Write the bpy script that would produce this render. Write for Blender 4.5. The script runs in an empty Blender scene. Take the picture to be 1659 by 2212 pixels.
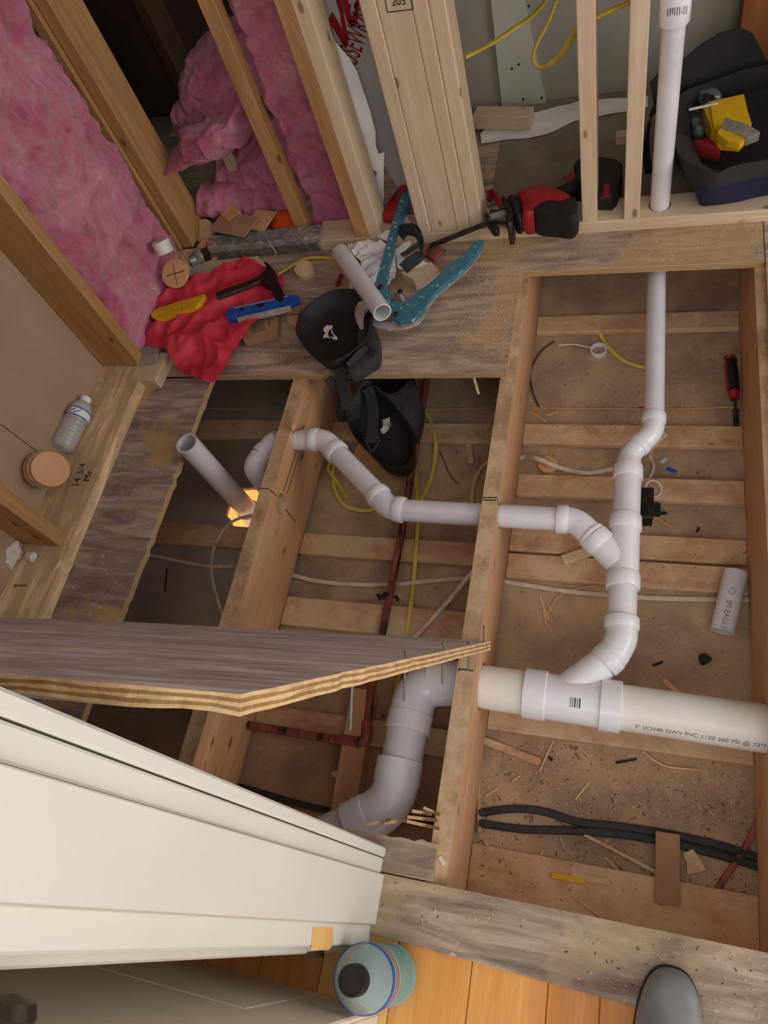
import bpy, bmesh, math, random
from mathutils import Vector as V, Matrix, noise
from mathutils.geometry import delaunay_2d_cdt

# ---------------------------------------------------------------- camera, light, exposure
FPX = 1609.79; HC = 1.5
RW = Matrix(((0.95081519, 0.18720641, -0.24678782), (0.04749634, -0.8753993, -0.4810615), (-0.30609568, 0.44567906, -0.84123457)))
C0 = V((0, 0, HC)); RT = RW.transposed()
sc = bpy.context.scene
cam = bpy.data.cameras.new('camera'); camo = bpy.data.objects.new('camera', cam); sc.collection.objects.link(camo); sc.camera = camo
cam.sensor_fit = 'VERTICAL'; cam.sensor_height = 24.0; cam.lens = FPX / 2212 * 24.0; cam.clip_start = 0.02; cam.clip_end = 100
m = RT @ Matrix(((1, 0, 0), (0, -1, 0), (0, 0, -1)))
camo.matrix_world = Matrix.Translation(C0) @ m.to_4x4()
w = bpy.data.worlds.new('daylight'); sc.world = w; w.use_nodes = True
w.node_tree.nodes['Background'].inputs[0].default_value = (0.95, 0.925, 0.92, 1)
w.node_tree.nodes['Background'].inputs[1].default_value = 0.95
def area(name, loc, target, sx, sy, power, col):
    l = bpy.data.lights.new(name, 'AREA'); l.shape = 'RECTANGLE'; l.size = sx; l.size_y = sy; l.energy = power; l.color = col
    o = bpy.data.objects.new(name, l); sc.collection.objects.link(o); o.location = loc
    o.rotation_euler = (V(target) - V(loc)).to_track_quat('-Z', 'Y').to_euler(); return o
area('window_light', (3.0, 0.05, 1.2), (-0.4, 0.1, 0.2), 1.8, 1.5, 36, (1.0, 0.95, 0.88))
area('window_light', (0.6, -2.0, 2.4), (-0.4, 1.0, 0), 2.0, 1.2, 22, (1.0, 0.98, 0.95))
area('room_light_below', (-1.1, 0.7, -1.2), (-1.1, 0.7, -3), 1.0, 1.0, 200, (1.0, 0.92, 0.74))
sc.view_settings.view_transform = 'Standard'; sc.view_settings.look = 'None'; sc.view_settings.gamma = 1.0
sc.view_settings.use_curve_mapping = False; sc.view_settings.exposure = 0.0

# ---------------------------------------------------------------- survey helpers: a point of the photograph on a known plane
def ray(u, v): return RT @ V((u - 829.5, v - 1106, FPX))
def at(u, v, z=0.0): d = ray(u, v); return C0 + d * ((z - HC) / d.z)
def atx(u, v, x): d = ray(u, v); return C0 + d * (x / d.x)
def aty(u, v, y): d = ray(u, v); return C0 + d * (y / d.y)
def crop(k, ox, oy, pts): return [(ox + a / k, oy + b / k) for a, b in pts]
def rpx(u, v, z, px): d = ray(u, v); return px / 2 * (HC - z) / -d.z
R_ = random.Random(7)
def nz(p, s=1.0, o=0.0): return noise.noise(V(p) * s + V((o, o * 1.7, o * .3)))

# ---------------------------------------------------------------- materials
MATS = {}
def mat(name, rough=0.6, metal=0.0, trans=0.0, ior=1.45, spec=None):
    m = bpy.data.materials.new(name); m.use_nodes = True; b = m.node_tree.nodes['Principled BSDF']
    b.inputs['Roughness'].default_value = rough; b.inputs['Metallic'].default_value = metal
    b.inputs['Transmission Weight'].default_value = trans; b.inputs['IOR'].default_value = ior
    if spec is not None: b.inputs['Specular IOR Level'].default_value = spec
    return m, m.node_tree, b
def S(c): return tuple((x / 255 / 12.92 if x / 255 <= .04045 else ((x / 255 + .055) / 1.055) ** 2.4) for x in c) + (1,)
def coords(t, scale=(1, 1, 1), rnd=True):
    tc = t.nodes.new('ShaderNodeTexCoord'); mp = t.nodes.new('ShaderNodeMapping'); mp.inputs['Scale'].default_value = scale
    if rnd:
        oi = t.nodes.new('ShaderNodeObjectInfo'); mu = t.nodes.new('ShaderNodeMath'); mu.operation = 'MULTIPLY'; mu.inputs[1].default_value = 37.0
        t.links.new(oi.outputs['Random'], mu.inputs[0]); ad = t.nodes.new('ShaderNodeVectorMath'); ad.operation = 'ADD'
        t.links.new(tc.outputs['Object'], ad.inputs[0]); t.links.new(mu.outputs[0], ad.inputs[1]); t.links.new(ad.outputs[0], mp.inputs[0])
    else: t.links.new(tc.outputs['Object'], mp.inputs[0])
    return mp.outputs[0]
def ntex(t, vec, scale, detail=4, rough=.55, dist=0):
    n = t.nodes.new('ShaderNodeTexNoise'); n.inputs['Scale'].default_value = scale; n.inputs['Detail'].default_value = detail
    n.inputs['Roughness'].default_value = rough; n.inputs['Distortion'].default_value = dist; t.links.new(vec, n.inputs['Vector']); return n.outputs['Fac']
def ramp(t, fac, stops):
    r = t.nodes.new('ShaderNodeValToRGB'); e = r.color_ramp.elements
    while len(e) < len(stops): e.new(.5)
    for i, (p, c) in enumerate(stops): e[i].position = p; e[i].color = S(c) if len(c) == 3 else c
    t.links.new(fac, r.inputs[0]); return r.outputs[0]
def mix(t, fac, a, b, mode='MIX'):
    n = t.nodes.new('ShaderNodeMix'); n.data_type = 'RGBA'; n.blend_type = mode
    for k, s in ((0, fac), (6, a), (7, b)):
        if hasattr(s, 'is_linked') or hasattr(s, 'links'): t.links.new(s, n.inputs[k])
        elif k == 0: n.inputs[0].default_value = s
        else: n.inputs[k].default_value = S(s)
    return n.outputs[2]
def bump(t, b, h, strength=.3, dist=.002):
    n = t.nodes.new('ShaderNodeBump'); n.inputs['Strength'].default_value = strength; n.inputs['Distance'].default_value = dist
    t.links.new(h, n.inputs['Height']); t.links.new(n.outputs[0], b.inputs['Normal'])
W0, B0 = (255, 255, 255), (0, 0, 0)
def plain(name, c, c2=None, scale=30, rough=.6, metal=0, bs=.1, **k):
    m, t, b = mat(name, rough, metal, **k); v = coords(t); f = ntex(t, v, scale, 3)
    c2 = c2 or tuple(max(0, int(x * .86)) for x in c)
    t.links.new(ramp(t, f, [(.3, c2), (.65, c)]), b.inputs['Base Color']); bump(t, b, ntex(t, v, scale * 4, 2), bs); return m
def wood(name, light, dark, ax, knots=True, dusty=0, rough=.65, kc=(95, 58, 35)):
    m, t, b = mat(name, rough); g = [9, 9, 9]; g[ax] = .7; v = coords(t, tuple(g))
    f = ntex(t, v, 4, 6, .6, .6); f2 = ntex(t, v, 22, 3, .6)
    col = ramp(t, f, [(.32, dark), (.55, tuple((a + b_) // 2 for a, b_ in zip(light, dark))), (.68, light)])
    col = mix(t, ramp(t, f2, [(.35, (110, 110, 110)), (.6, B0)]), col, tuple(int(x * .8) for x in dark))
    oi = t.nodes.new('ShaderNodeObjectInfo')
    if knots:
        kk = [15, 15, 15]; kk[ax] = 6.5; v2 = coords(t, tuple(kk)); vo = t.nodes.new('ShaderNodeTexVoronoi'); t.links.new(v2, vo.inputs['Vector']); vo.inputs['Scale'].default_value = 1.0
        col = mix(t, ramp(t, vo.outputs['Distance'], [(.07, (235, 235, 235)), (.12, (60, 60, 60)), (.2, B0)]), col, kc)
    if dusty:
        v3 = coords(t, (1, 1, 1)); d = ntex(t, v3, 9, 8, .7); col = mix(t, ramp(t, d, [(.40, B0), (.58, (dusty, dusty, dusty))]), col, (212, 184, 146))
    t.links.new(col, b.inputs['Base Color']); bump(t, b, f, .25); return m
def ply(name, base, base2, dustc, dustamt, ax=0, rough=.7):
    m, t, b = mat(name, rough); g = [6, 6, 6]; g[ax] = .8; v = coords(t, tuple(g), False); f = ntex(t, v, 5, 7, .65, 1.0)
    col = ramp(t, f, [(.33, base2), (.5, base), (.62, tuple(min(255, int(x * 1.2)) for x in base))])
    v1 = coords(t, (1, 1, 1), False); p = ntex(t, v1, 3.1, 5, .55, .4)
    col = mix(t, ramp(t, p, [(.53, B0), (.58, (dustamt,) * 3)]), col, dustc)
    red = ntex(t, coords(t, (1, 2.2, 1), True), 4, 4); col = mix(t, ramp(t, red, [(.55, B0), (.68, (150,) * 3)]), col, (112, 78, 62))
    fd = ntex(t, v1, 55, 8, .8); col = mix(t, ramp(t, fd, [(.54, B0), (.66, (150,) * 3)]), col, (202, 176, 136))
    sp = ntex(t, v1, 38, 3, .5); col = mix(t, ramp(t, sp, [(.70, B0), (.73, (200,) * 3)]), col, (205, 198, 188))
    t.links.new(col, b.inputs['Base Color']); bump(t, b, f, .4); return m
def plyedge(name):
    m, t, b = mat(name, .8); v = coords(t, (3, 3, 1), False); wv = t.nodes.new('ShaderNodeTexWave'); wv.bands_direction = 'Z'; wv.inputs['Scale'].default_value = 60
    wv.inputs['Distortion'].default_value = 1.2; wv.inputs['Detail'].default_value = 2; t.links.new(v, wv.inputs['Vector'])
    col = ramp(t, wv.outputs['Fac'], [(.2, (120, 88, 58)), (.6, (205, 172, 125))]); t.links.new(col, b.inputs['Base Color']); bump(t, b, wv.outputs['Fac'], .4); return m
def dusty(name, paper, dust, amt=200, stains=True):
    m, t, b = mat(name, .9); v = coords(t, (1, 1, 1), False); f = ntex(t, v, 2.4, 6, .6)
    col = ramp(t, f, [(.35, tuple(int(x * .82) for x in paper)), (.6, paper)])
    d = ntex(t, v, 5.0, 9, .72); col = mix(t, ramp(t, d, [(.42, B0), (.60, (amt,) * 3)]), col, dust)
    g = ntex(t, v, 110, 4, .7); col = mix(t, ramp(t, g, [(.52, B0), (.68, (150,) * 3)]), col, tuple(int(x * .78) for x in dust))
    if stains:
        s = ntex(t, v, 30, 2, .5); col = mix(t, ramp(t, s, [(.71, B0), (.74, (200,) * 3)]), col, (66, 44, 30))
    t.links.new(col, b.inputs['Base Color']); bump(t, b, ntex(t, v, 160, 5, .8), .55, .003); return m
OLD, OLDD = (194, 152, 100), (160, 118, 72)
NEW, NEWD = (216, 194, 166), (196, 170, 140)
M = MATS
for i, a in enumerate('xyz'):
    M['old_' + a] = wood('old_lumber_' + a, OLD, OLDD, i)
    M['new_' + a] = wood('new_lumber_' + a, NEW, NEWD, i, kc=(130, 88, 60))
M['joist'] = wood('joist_lumber', (204, 160, 120), (182, 136, 98), 1, dusty=60)
M['joist_top'] = wood('joist_top_lumber', (198, 160, 116), (146, 116, 90), 1, dusty=220, knots=False)
M['strip'] = wood('furring_lumber', (204, 162, 126), (176, 132, 98), 0, knots=False, dusty=230)
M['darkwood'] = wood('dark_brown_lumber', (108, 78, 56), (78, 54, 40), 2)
M['ply_light'] = plain('plywood_layer_pale', (222, 190, 138), (196, 160, 110), 60, .8, bs=.4)
M['ply_dark'] = plain('plywood_layer_brown', (168, 128, 84), (138, 102, 66), 60, .8, bs=.4)
M['ply'] = ply('weathered_plywood', (160, 138, 120), (122, 102, 90), (190, 156, 108), 200)
M['ply_left'] = ply('weathered_plywood_left', (148, 130, 120), (112, 96, 90), (186, 154, 104), 235)
M['ply_front'] = ply('weathered_plywood_front', (150, 132, 114), (110, 94, 82), (188, 164, 128), 190)
M['ply_board'] = ply('lifted_plywood', (192, 180, 177), (160, 147, 145), (216, 210, 207), 150)  # paler base and patches paint in light reflected off the tilted sheet
M['plyedge'] = plyedge('plywood_edge')
M['gyp'] = dusty('dusty_drywall', (172, 142, 116), (208, 176, 136))
M['gypgrey'] = dusty('grey_drywall', (158, 146, 132), (184, 166, 138), 120)
M['board_brown'] = plain('brown_sheathing', (176, 148, 124), (162, 134, 110), 3, .9, bs=.05)
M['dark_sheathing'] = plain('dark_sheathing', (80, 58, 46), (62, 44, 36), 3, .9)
M['drywall'] = plain('bare_drywall', (158, 152, 140), (150, 144, 132), 2, .9, bs=.03)
M['drywall2'] = plain('pale_drywall_strip', (182, 182, 166), (170, 170, 154), 3, .9, bs=.03)
M['backfloor'] = dusty('dusty_back_subfloor', (134, 122, 104), (168, 156, 136), 160, False)
M['plate_tan'] = ply('stained_bottom_plate', (200, 172, 136), (188, 160, 126), (190, 160, 112), 60, 1)
def pvcm():
    m, t, b = mat('white_pvc', .28); v = coords(t, (1, 1, 1)); f = ntex(t, v, 14, 5, .6)
    t.links.new(ramp(t, f, [(.3, (200, 196, 199)), (.6, (214, 210, 214))]), b.inputs['Base Color']); b.inputs['Subsurface Weight'].default_value = .0; return m
M['pvc'] = pvcm()
M['pvc2'] = plain('white_pvc_fitting', (224, 222, 226), (214, 211, 216), 12, .2, bs=.02)
M['bigpvc'] = plain('cream_pvc', (226, 222, 212), (212, 207, 196), 9, .35, bs=.03)
def pink():
    m, t, b = mat('pink_fibreglass', .95, spec=.1); v = coords(t, (1, 1, 1)); f = ntex(t, v, 7, 8, .72, .8)
    col = ramp(t, f, [(.28, (150, 56, 86)), (.42, (200, 96, 128)), (.58, (216, 134, 158)), (.74, (226, 178, 190))])
    t.links.new(col, b.inputs['Base Color']); bump(t, b, ntex(t, v, 60, 8, .8, 1.5), .9, .006)
    b.inputs['Sheen Weight'].default_value = .4; return m
M['pink'] = pink()
M['doorpaint_bounce'] = plain('white_door_paint_floor_bounce', (240, 228, 208), (236, 224, 204), 4, .4, bs=.03)  # white door colour raised and warmed, painting in light bounced off the floor
M['whitepaint'] = plain('white_paint', (222, 219, 209), (216, 213, 203), 4, .45, bs=.03)
M['black'] = plain('black_rubber', (30, 28, 28), (18, 17, 17), 30, .6)
M['neoprene'] = plain('dark_grey_neoprene', (58, 54, 54), (42, 40, 40), 60, .85)
M['strap'] = plain('black_webbing', (50, 50, 52), (38, 38, 40), 90, .8)
M['steel'] = plain('bright_steel', (214, 214, 214), (184, 184, 184), 20, .3, .5)
M['darksteel'] = plain('dark_steel', (74, 68, 58), (48, 44, 38), 40, .45, .8)
M['nail'] = plain('grey_nail', (120, 120, 118), None, 40, .45, .7)
M['alu'] = plain('aluminium_fins', (176, 168, 160), (128, 120, 114), 50, .35, .35)
def worn(name, c, chip, thr=.66, **k):
    m, t, b = mat(name, .45, **k); v = coords(t, (1, 1, 1)); f = ntex(t, v, 60, 5, .7)
    t.links.new(ramp(t, f, [(thr, c), (thr + .03, chip)]), b.inputs['Base Color']); return m
M['teal'] = worn('chipped_teal_paint', (58, 112, 132), (186, 200, 200), .60)
M['redcloth'] = plain('red_plastic_bag', (204, 56, 72), (184, 44, 60), 5, .5)
M['whitecloth'] = plain('white_cloth', (232, 230, 230), (214, 212, 214), 12, .9)
M['paper'] = plain('white_wrap', (240, 238, 234), (228, 226, 222), 4, .7)
M['greywrap'] = plain('grey_wrap', (186, 184, 182), (176, 174, 172), 3, .7)
M['redink'] = plain('red_ink', (150, 24, 30), None, 10, .8)
M['ink'] = plain('black_ink', (36, 32, 30), None, 50, .8)
M['greyink'] = plain('grey_ink', (120, 116, 108), None, 50, .8)
M['yellow'] = plain('yellow_plastic', (226, 178, 22), (190, 146, 20), 14, .5)
M['yellowcable'] = plain('yellow_cable', (218, 196, 88), (196, 170, 62), 20, .5)
M['whitecable'] = plain('dusty_white_cable', (214, 200, 180), (190, 170, 146), 30, .6)
M['blackcable'] = plain('black_cable', (62, 60, 58), (40, 38, 36), 60, .7)
M['blue'] = plain('blue_plastic', (34, 92, 178), (26, 72, 150), 20, .4)
M['orange'] = plain('orange_plastic', (232, 96, 22), (206, 76, 14), 20, .5)
M['red'] = plain('red_plastic', (160, 30, 34), (132, 24, 28), 20, .4)
M['card'] = plain('brown_cardboard', (170, 132, 98), (156, 120, 88), 6, .85)
M['plug'] = plain('cut_wood_face', (216, 168, 126), (198, 146, 102), 8, .75)
M['plugside'] = plain('cut_wood_side', (218, 190, 150), (196, 164, 124), 40, .8)
M['navy'] = plain('navy_fabric', (26, 32, 66), (20, 24, 52), 10, .85)
M['bagblack'] = plain('black_fabric', (30, 27, 26), (20, 18, 18), 8, .85)
M['baggrey'] = plain('grey_black_fabric', (50, 46, 43), (38, 35, 33), 12, .85)
def copperm():
    m, t, b = mat('tarnished_copper', .5, .15); v = coords(t, (6, 1, 1)); f = ntex(t, v, 6, 5, .7)
    t.links.new(ramp(t, f, [(.4, (54, 38, 32)), (.5, (140, 74, 60)), (.7, (162, 98, 78))]), b.inputs['Base Color']); return m
M['copper'] = copperm()
def pine(k, a, b_):
    m = wood('pine_floorboard_%d' % k, a, b_, 1, knots=False, rough=.32); return m
M['pine0'] = pine(0, (238, 176, 96), (216, 146, 70)); M['pine1'] = pine(1, (246, 200, 124), (230, 172, 92)); M['pine2'] = pine(2, (222, 156, 80), (200, 126, 58))
M['bootrub'] = plain('dusty_black_leather', (132, 132, 130), (96, 96, 96), 10, .5)
M['cloth_dark'] = plain('dark_trouser_cloth', (52, 54, 62), None, 40, .9)
M['browndoor'] = wood('varnished_brown_wood', (150, 92, 48), (120, 68, 34), 2, knots=False)
M['foam'] = plain('white_foam', (224, 216, 206), (198, 188, 176), 26, .9, bs=.6)
M['pencil'] = M['ink']
def glass(name, c, rough=.05):
    m, t, b = mat(name, rough, 0, 1.0, 1.25); b.inputs['Base Color'].default_value = S(c); return m
def film(name, c, a):
    m, t, b = mat(name, .08); b.inputs['Base Color'].default_value = S(c); b.inputs['Alpha'].default_value = a; return m
M['clear'] = film('clear_bottle_plastic', (226, 230, 228), .28); M['tealglass'] = film('teal_bottle_plastic', (150, 205, 204), .34)
M['foil'] = plain('crumpled_grey_foil', (176, 176, 170), (140, 140, 134), 30, .2, .45, bs=.7)
M['skull'] = plain('grey_chrome', (150, 158, 164), (40, 44, 50), 30, .35, .5)

# ---------------------------------------------------------------- mesh helpers
class MB:
    def __init__(s): s.v = []; s.f = []; s.m = []
    def add(s, vs, fs, mi=0):
        k = len(s.v); s.v += [V(p) for p in vs]; s.f += [tuple(i + k for i in f) for f in fs]; s.m += [mi] * len(fs); return s
    def box(s, x0, x1, y0, y1, z0, z1, mi=0, bev=0.0):
        return s.obox(V(((x0 + x1) / 2, (y0 + y1) / 2, (z0 + z1) / 2)), (V((1, 0, 0)), V((0, 1, 0)), V((0, 0, 1))), (abs(x1 - x0), abs(y1 - y0), abs(z1 - z0)), mi, bev)
    def obox(s, c, ax, size, mi=0, bev=0.0):
        h = [d / 2 for d in size]; b = min(bev, min(h) * .6)
        if b <= 0:
            vs = [c + ax[0] * h[0] * i + ax[1] * h[1] * j + ax[2] * h[2] * k for i in (-1, 1) for j in (-1, 1) for k in (-1, 1)]
            return s.add(vs, [(0, 1, 3, 2), (4, 6, 7, 5), (0, 4, 5, 1), (2, 3, 7, 6), (0, 2, 6, 4), (1, 5, 7, 3)], mi)
        bm = bmesh.new(); bmesh.ops.create_cube(bm, size=1)
        for q in bm.verts: q.co = V((q.co.x * size[0], q.co.y * size[1], q.co.z * size[2]))
        bmesh.ops.bevel(bm, geom=bm.edges[:], offset=b, segments=1, affect='EDGES')
        bm.verts.ensure_lookup_table(); vs = [c + ax[0] * q.co.x + ax[1] * q.co.y + ax[2] * q.co.z for q in bm.verts]
        fs = [tuple(q.index for q in f.verts) for f in bm.faces]; bm.free(); return s.add(vs, fs, mi)
    def prism(s, pts, z0, z1, mi=0, side=None, up=None):
        # pts: world xy(z) outline ; up: extrusion vector from bottom to top
        P = [V(p) if len(p) == 3 else V((p[0], p[1], 0)) for p in pts]; n = len(P)
        ar = sum(P[i].x * P[(i + 1) % n].y - P[(i + 1) % n].x * P[i].y for i in range(n))
        if up is None:
            if ar < 0: P.reverse()
            bot = [V((p.x, p.y, z0)) for p in P]; top = [V((p.x, p.y, z1)) for p in P]
        else: bot = P; top = [p + up for p in P]
        k = len(s.v); s.v += bot + top; s.f.append(tuple(k + n - 1 - i for i in range(n))); s.m.append(mi)
        s.f.append(tuple(k + n + i for i in range(n))); s.m.append(mi)
        for i in range(n): s.f.append((k + i, k + (i + 1) % n, k + n + (i + 1) % n, k + n + i)); s.m.append(mi if side is None else side)
        return s
    def tube(s, path, r, n=12, caps=True, mi=0, flat=1.0, flatdir=None, inner=None):
        P = [V(p) for p in path]; rr = r if isinstance(r, (list, tuple)) else [r] * len(P)
        ts = [((P[min(i + 1, len(P) - 1)] - P[max(i - 1, 0)]).normalized() if (P[min(i + 1, len(P) - 1)] - P[max(i - 1, 0)]).length > 1e-9 else V((0, 0, 1))) for i in range(len(P))]
        a = flatdir.copy() if flatdir else (V((0, 0, 1)) if abs(ts[0].z) < .9 else V((1, 0, 0)))
        k = len(s.v)
        for p, t, q in zip(P, ts, rr):
            a = a - t * a.dot(t); a.normalize(); b = t.cross(a)
            for j in range(n):
                th = 2 * math.pi * j / n; s.v.append(p + a * math.cos(th) * q * flat + b * math.sin(th) * q)
        for i in range(len(P) - 1):
            for j in range(n):
                s.f.append((k + i * n + j, k + i * n + (j + 1) % n, k + (i + 1) * n + (j + 1) % n, k + (i + 1) * n + j)); s.m.append(mi)
        if caps: s.f.append(tuple(k + j for j in reversed(range(n)))); s.f.append(tuple(k + (len(P) - 1) * n + j for j in range(n))); s.m += [mi, mi]
        return s
    def hollow(s, p0, p1, r, th=.004, n=28, mi=0):
        p0 = V(p0); p1 = V(p1); t = (p1 - p0).normalized(); a = V((0, 0, 1)) if abs(t.z) < .9 else V((1, 0, 0)); a = (a - t * a.dot(t)).normalized(); b = t.cross(a); k = len(s.v)
        for p, q in ((p0, r), (p1, r), (p1, r - th), (p0, r - th)):
            for j in range(n): g = 2 * math.pi * j / n; s.v.append(p + (a * math.cos(g) + b * math.sin(g)) * q)
        for i in range(4):
            for j in range(n): s.f.append((k + i * n + j, k + i * n + (j + 1) % n, k + ((i + 1) % 4) * n + (j + 1) % n, k + ((i + 1) % 4) * n + j)); s.m.append(mi)
        return s
    def lathe(s, o, prof, n=32, axis=None, mi=0):
        t = (axis or V((0, 0, 1))).normalized(); path = [V(o) + t * h for _, h in prof]
        a = V((1, 0, 0)) if abs(t.x) < .9 else V((0, 1, 0)); a = (a - t * a.dot(t)).normalized(); b = t.cross(a); k = len(s.v)
        for p, (q, _) in zip(path, prof):
            for j in range(n): g = 2 * math.pi * j / n; s.v.append(p + (a * math.cos(g) + b * math.sin(g)) * max(q, 1e-5))
        for i in range(len(prof) - 1):
            for j in range(n): s.f.append((k + i * n + j, k + i * n + (j + 1) % n, k + (i + 1) * n + (j + 1) % n, k + (i + 1) * n + j)); s.m.append(mi)
        return s
def root(name, p, label=None, cat=None, group=None, kind=None):
    o = bpy.data.objects.new(name, None); o.empty_display_size = .05; sc.collection.objects.link(o); o.location = V(p); tag(o, label, cat, group, kind); return o
def tag(o, label=None, cat=None, group=None, kind=None):
    if label: o['label'] = label
    if cat: o['category'] = cat
    if group: o['group'] = group
    if kind: o['kind'] = kind
    return o
def mk(name, mb, mats, parent=None, label=None, cat=None, group=None, kind=None, smooth=False, base=True):
    vs = mb.v; lo = V((min(p.x for p in vs), min(p.y for p in vs), min(p.z for p in vs))); hi = V((max(p.x for p in vs), max(p.y for p in vs), max(p.z for p in vs)))
    org = V(((lo.x + hi.x) / 2, (lo.y + hi.y) / 2, lo.z if base else (lo.z + hi.z) / 2))
    me = bpy.data.meshes.new(name); me.from_pydata([p - org for p in vs], [], mb.f)
    for q in (mats if isinstance(mats, (list, tuple)) else [mats]): me.materials.append(M[q] if isinstance(q, str) else q)
    for p, i in zip(me.polygons, mb.m): p.material_index = i
    bm = bmesh.new(); bm.from_mesh(me); bmesh.ops.recalc_face_normals(bm, faces=bm.faces); bm.to_mesh(me); bm.free()
    if smooth:
        for p in me.polygons: p.use_smooth = True
        try: me.set_sharp_from_angle(angle=math.radians(38))
        except Exception: pass
    o = bpy.data.objects.new(name, me); sc.collection.objects.link(o)
    o['org'] = 0; del o['org']
    po = V((0, 0, 0))
    if parent is not None:
        o.parent = parent; q = parent
        while q is not None: po += V(q.location); q = q.parent
    o.location = org - po
    return tag(o, label, cat, group, kind)
def cut(o, cutters):
    # drill: subtract solids from a mesh object and bake the result
    for mb in cutters:
        c = mk('cutter', mb, list(o.data.materials)); bpy.context.view_layer.update()
        md = o.modifiers.new('b', 'BOOLEAN'); md.operation = 'DIFFERENCE'; md.object = c; md.solver = 'EXACT'
        bpy.context.view_layer.update(); me = bpy.data.meshes.new_from_object(o.evaluated_get(bpy.context.evaluated_depsgraph_get()))
        o.modifiers.clear(); old = o.data; o.data = me; bpy.data.meshes.remove(old); bpy.data.objects.remove(c)
def fillet(P, r, n=8):
    P = [V(p) for p in P]; out = [P[0]]
    for i in range(1, len(P) - 1):
        a, b, c = P[i - 1], P[i], P[i + 1]; d0 = (a - b).normalized(); d1 = (c - b).normalized(); L = min(r, (a - b).length * .49, (c - b).length * .49)
        for k in range(n + 1):
            t = k / n; out.append((b + d0 * L) * (1 - t) ** 2 + b * 2 * t * (1 - t) + (b + d1 * L) * t * t)
    return out + [P[-1]]
def spline(P, n=8):
    P = [V(p) for p in P]; Q = [P[0] * 2 - P[1]] + P + [P[-1] * 2 - P[-2]]; out = []
    for i in range(1, len(Q) - 2):
        for k in range(n):
            t = k / n; a, b, c, d = Q[i - 1:i + 3]
            out.append(.5 * ((2 * b) + (c - a) * t + (2 * a - 5 * b + 4 * c - d) * t * t + (3 * b - a - 3 * c + d) * t ** 3))
    return out + [P[-1]]
def sheet(outline, zf, step=.012, thick=.002, mi=0):
    # a sheet filling a plan outline; zf(x, y) gives its height
    pts = [V((p[0], p[1])) for p in outline]; n = len(pts); xs = [p.x for p in pts]; ys = [p.y for p in pts]; den = []
    for i in range(n):
        a, b = pts[i], pts[(i + 1) % n]; k = max(1, int((b - a).length / step)); den += [a.lerp(b, j / k) for j in range(k)]
    def inside(x, y):
        c = False
        for i in range(n):
            a, b = pts[i], pts[(i + 1) % n]
            if (a.y > y) != (b.y > y) and x < (b.x - a.x) * (y - a.y) / (b.y - a.y) + a.x: c = not c
        return c
    allp = list(den); y = min(ys)
    while y < max(ys):
        x = min(xs)
        while x < max(xs):
            q = V((x + R_.uniform(-.2, .2) * step, y + R_.uniform(-.2, .2) * step))
            if inside(q.x, q.y) and min((q - d).length for d in den) > step * .5: allp.append(q)
            x += step
        y += step
    nb = len(den); res = delaunay_2d_cdt(allp, [(i, (i + 1) % nb) for i in range(nb)], [list(range(nb))], 1, 1e-7)
    mb = MB(); vv = res[0]; k = len(vv); mb.v = [V((p.x, p.y, zf(p.x, p.y) + thick)) for p in vv] + [V((p.x, p.y, zf(p.x, p.y))) for p in vv]
    cnt = {}
    for f in res[2]:
        mb.f.append(tuple(f)); mb.f.append(tuple(i + k for i in reversed(f))); mb.m += [mi, mi]
        for i in range(len(f)):
            e = (f[i], f[(i + 1) % len(f)]); cnt[tuple(sorted(e))] = cnt.get(tuple(sorted(e)), []) + [e]
    for es in cnt.values():
        if len(es) == 1: a, b = es[0]; mb.f.append((b, a, a + k, b + k)); mb.m.append(mi)
    return mb
def text_mb(txt, org, dx, dy, size, mi=0, thick=None, bold=0.0, wrap=None):
    # lettering: dx along the line, dy up the letters (unit vectors); wrap maps (s, t) to a point
    cu = bpy.data.curves.new('t', 'FONT'); cu.body = txt; cu.size = size; cu.offset = bold; o = bpy.data.objects.new('t', cu); sc.collection.objects.link(o)
    bpy.context.view_layer.update(); me = bpy.data.meshes.new_from_object(o.evaluated_get(bpy.context.evaluated_depsgraph_get()))
    mb = MB(); f = wrap or (lambda s, t: V(org) + dx * s + dy * t)
    mb.add([f(q.co.x, q.co.y) for q in me.vertices], [tuple(p.vertices) for p in me.polygons], mi)
    bpy.data.objects.remove(o); bpy.data.curves.remove(cu); bpy.data.meshes.remove(me); return mb
X, Y, Z = V((1, 0, 0)), V((0, 1, 0)), V((0, 0, 1))

# ================================================================ THE SETTING
# floor joists, tops at z -0.019, 235 mm deep; 22 mm of ceiling battens below, then the ceiling board of the room below
ZT, ZB, ZC = -.019, -.254, -.274
PLY = .019
floor = root('floor', (-.5, .6, 0), kind='structure')
# --- ceiling of the room below (board, battens)
ceil = MB(); ceil.box(-2.2, 1.6, -.6, 2.5, ZC - .013, ZC); ceil = mk('ceiling', ceil, 'gyp', kind='structure')
hole = at(528, 1092, ZC)
rag = []
for i in range(22):
    a = 2 * math.pi * i / 22; r = .052 + .010 * R_.random() + .016 * max(0, math.sin(a * 1.0 + 2.3)) ; rag.append(hole + V((math.cos(a) * r, math.sin(a) * r * 1.15, 0)))
cut(ceil, [MB().prism(rag, ZC - .05, ZC + .05)])
grey = MB().box(-1.45, -.90, .02, 2.0, ZC + .0002, ZC + .0012); greyo = mk('drywall_panel', grey, 'gypgrey', ceil); cut(greyo, [MB().prism(rag, ZC - .05, ZC + .05)])
bays = {'r': (-.2795, .2835), 'm': (-.862, -.3195), 'l': (-1.42, -.9015)}
def jag(x0, x1, y0, y1, z0, z1): return MB().box(x0, x1, y0, y1, z0, z1, bev=.002)
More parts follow.
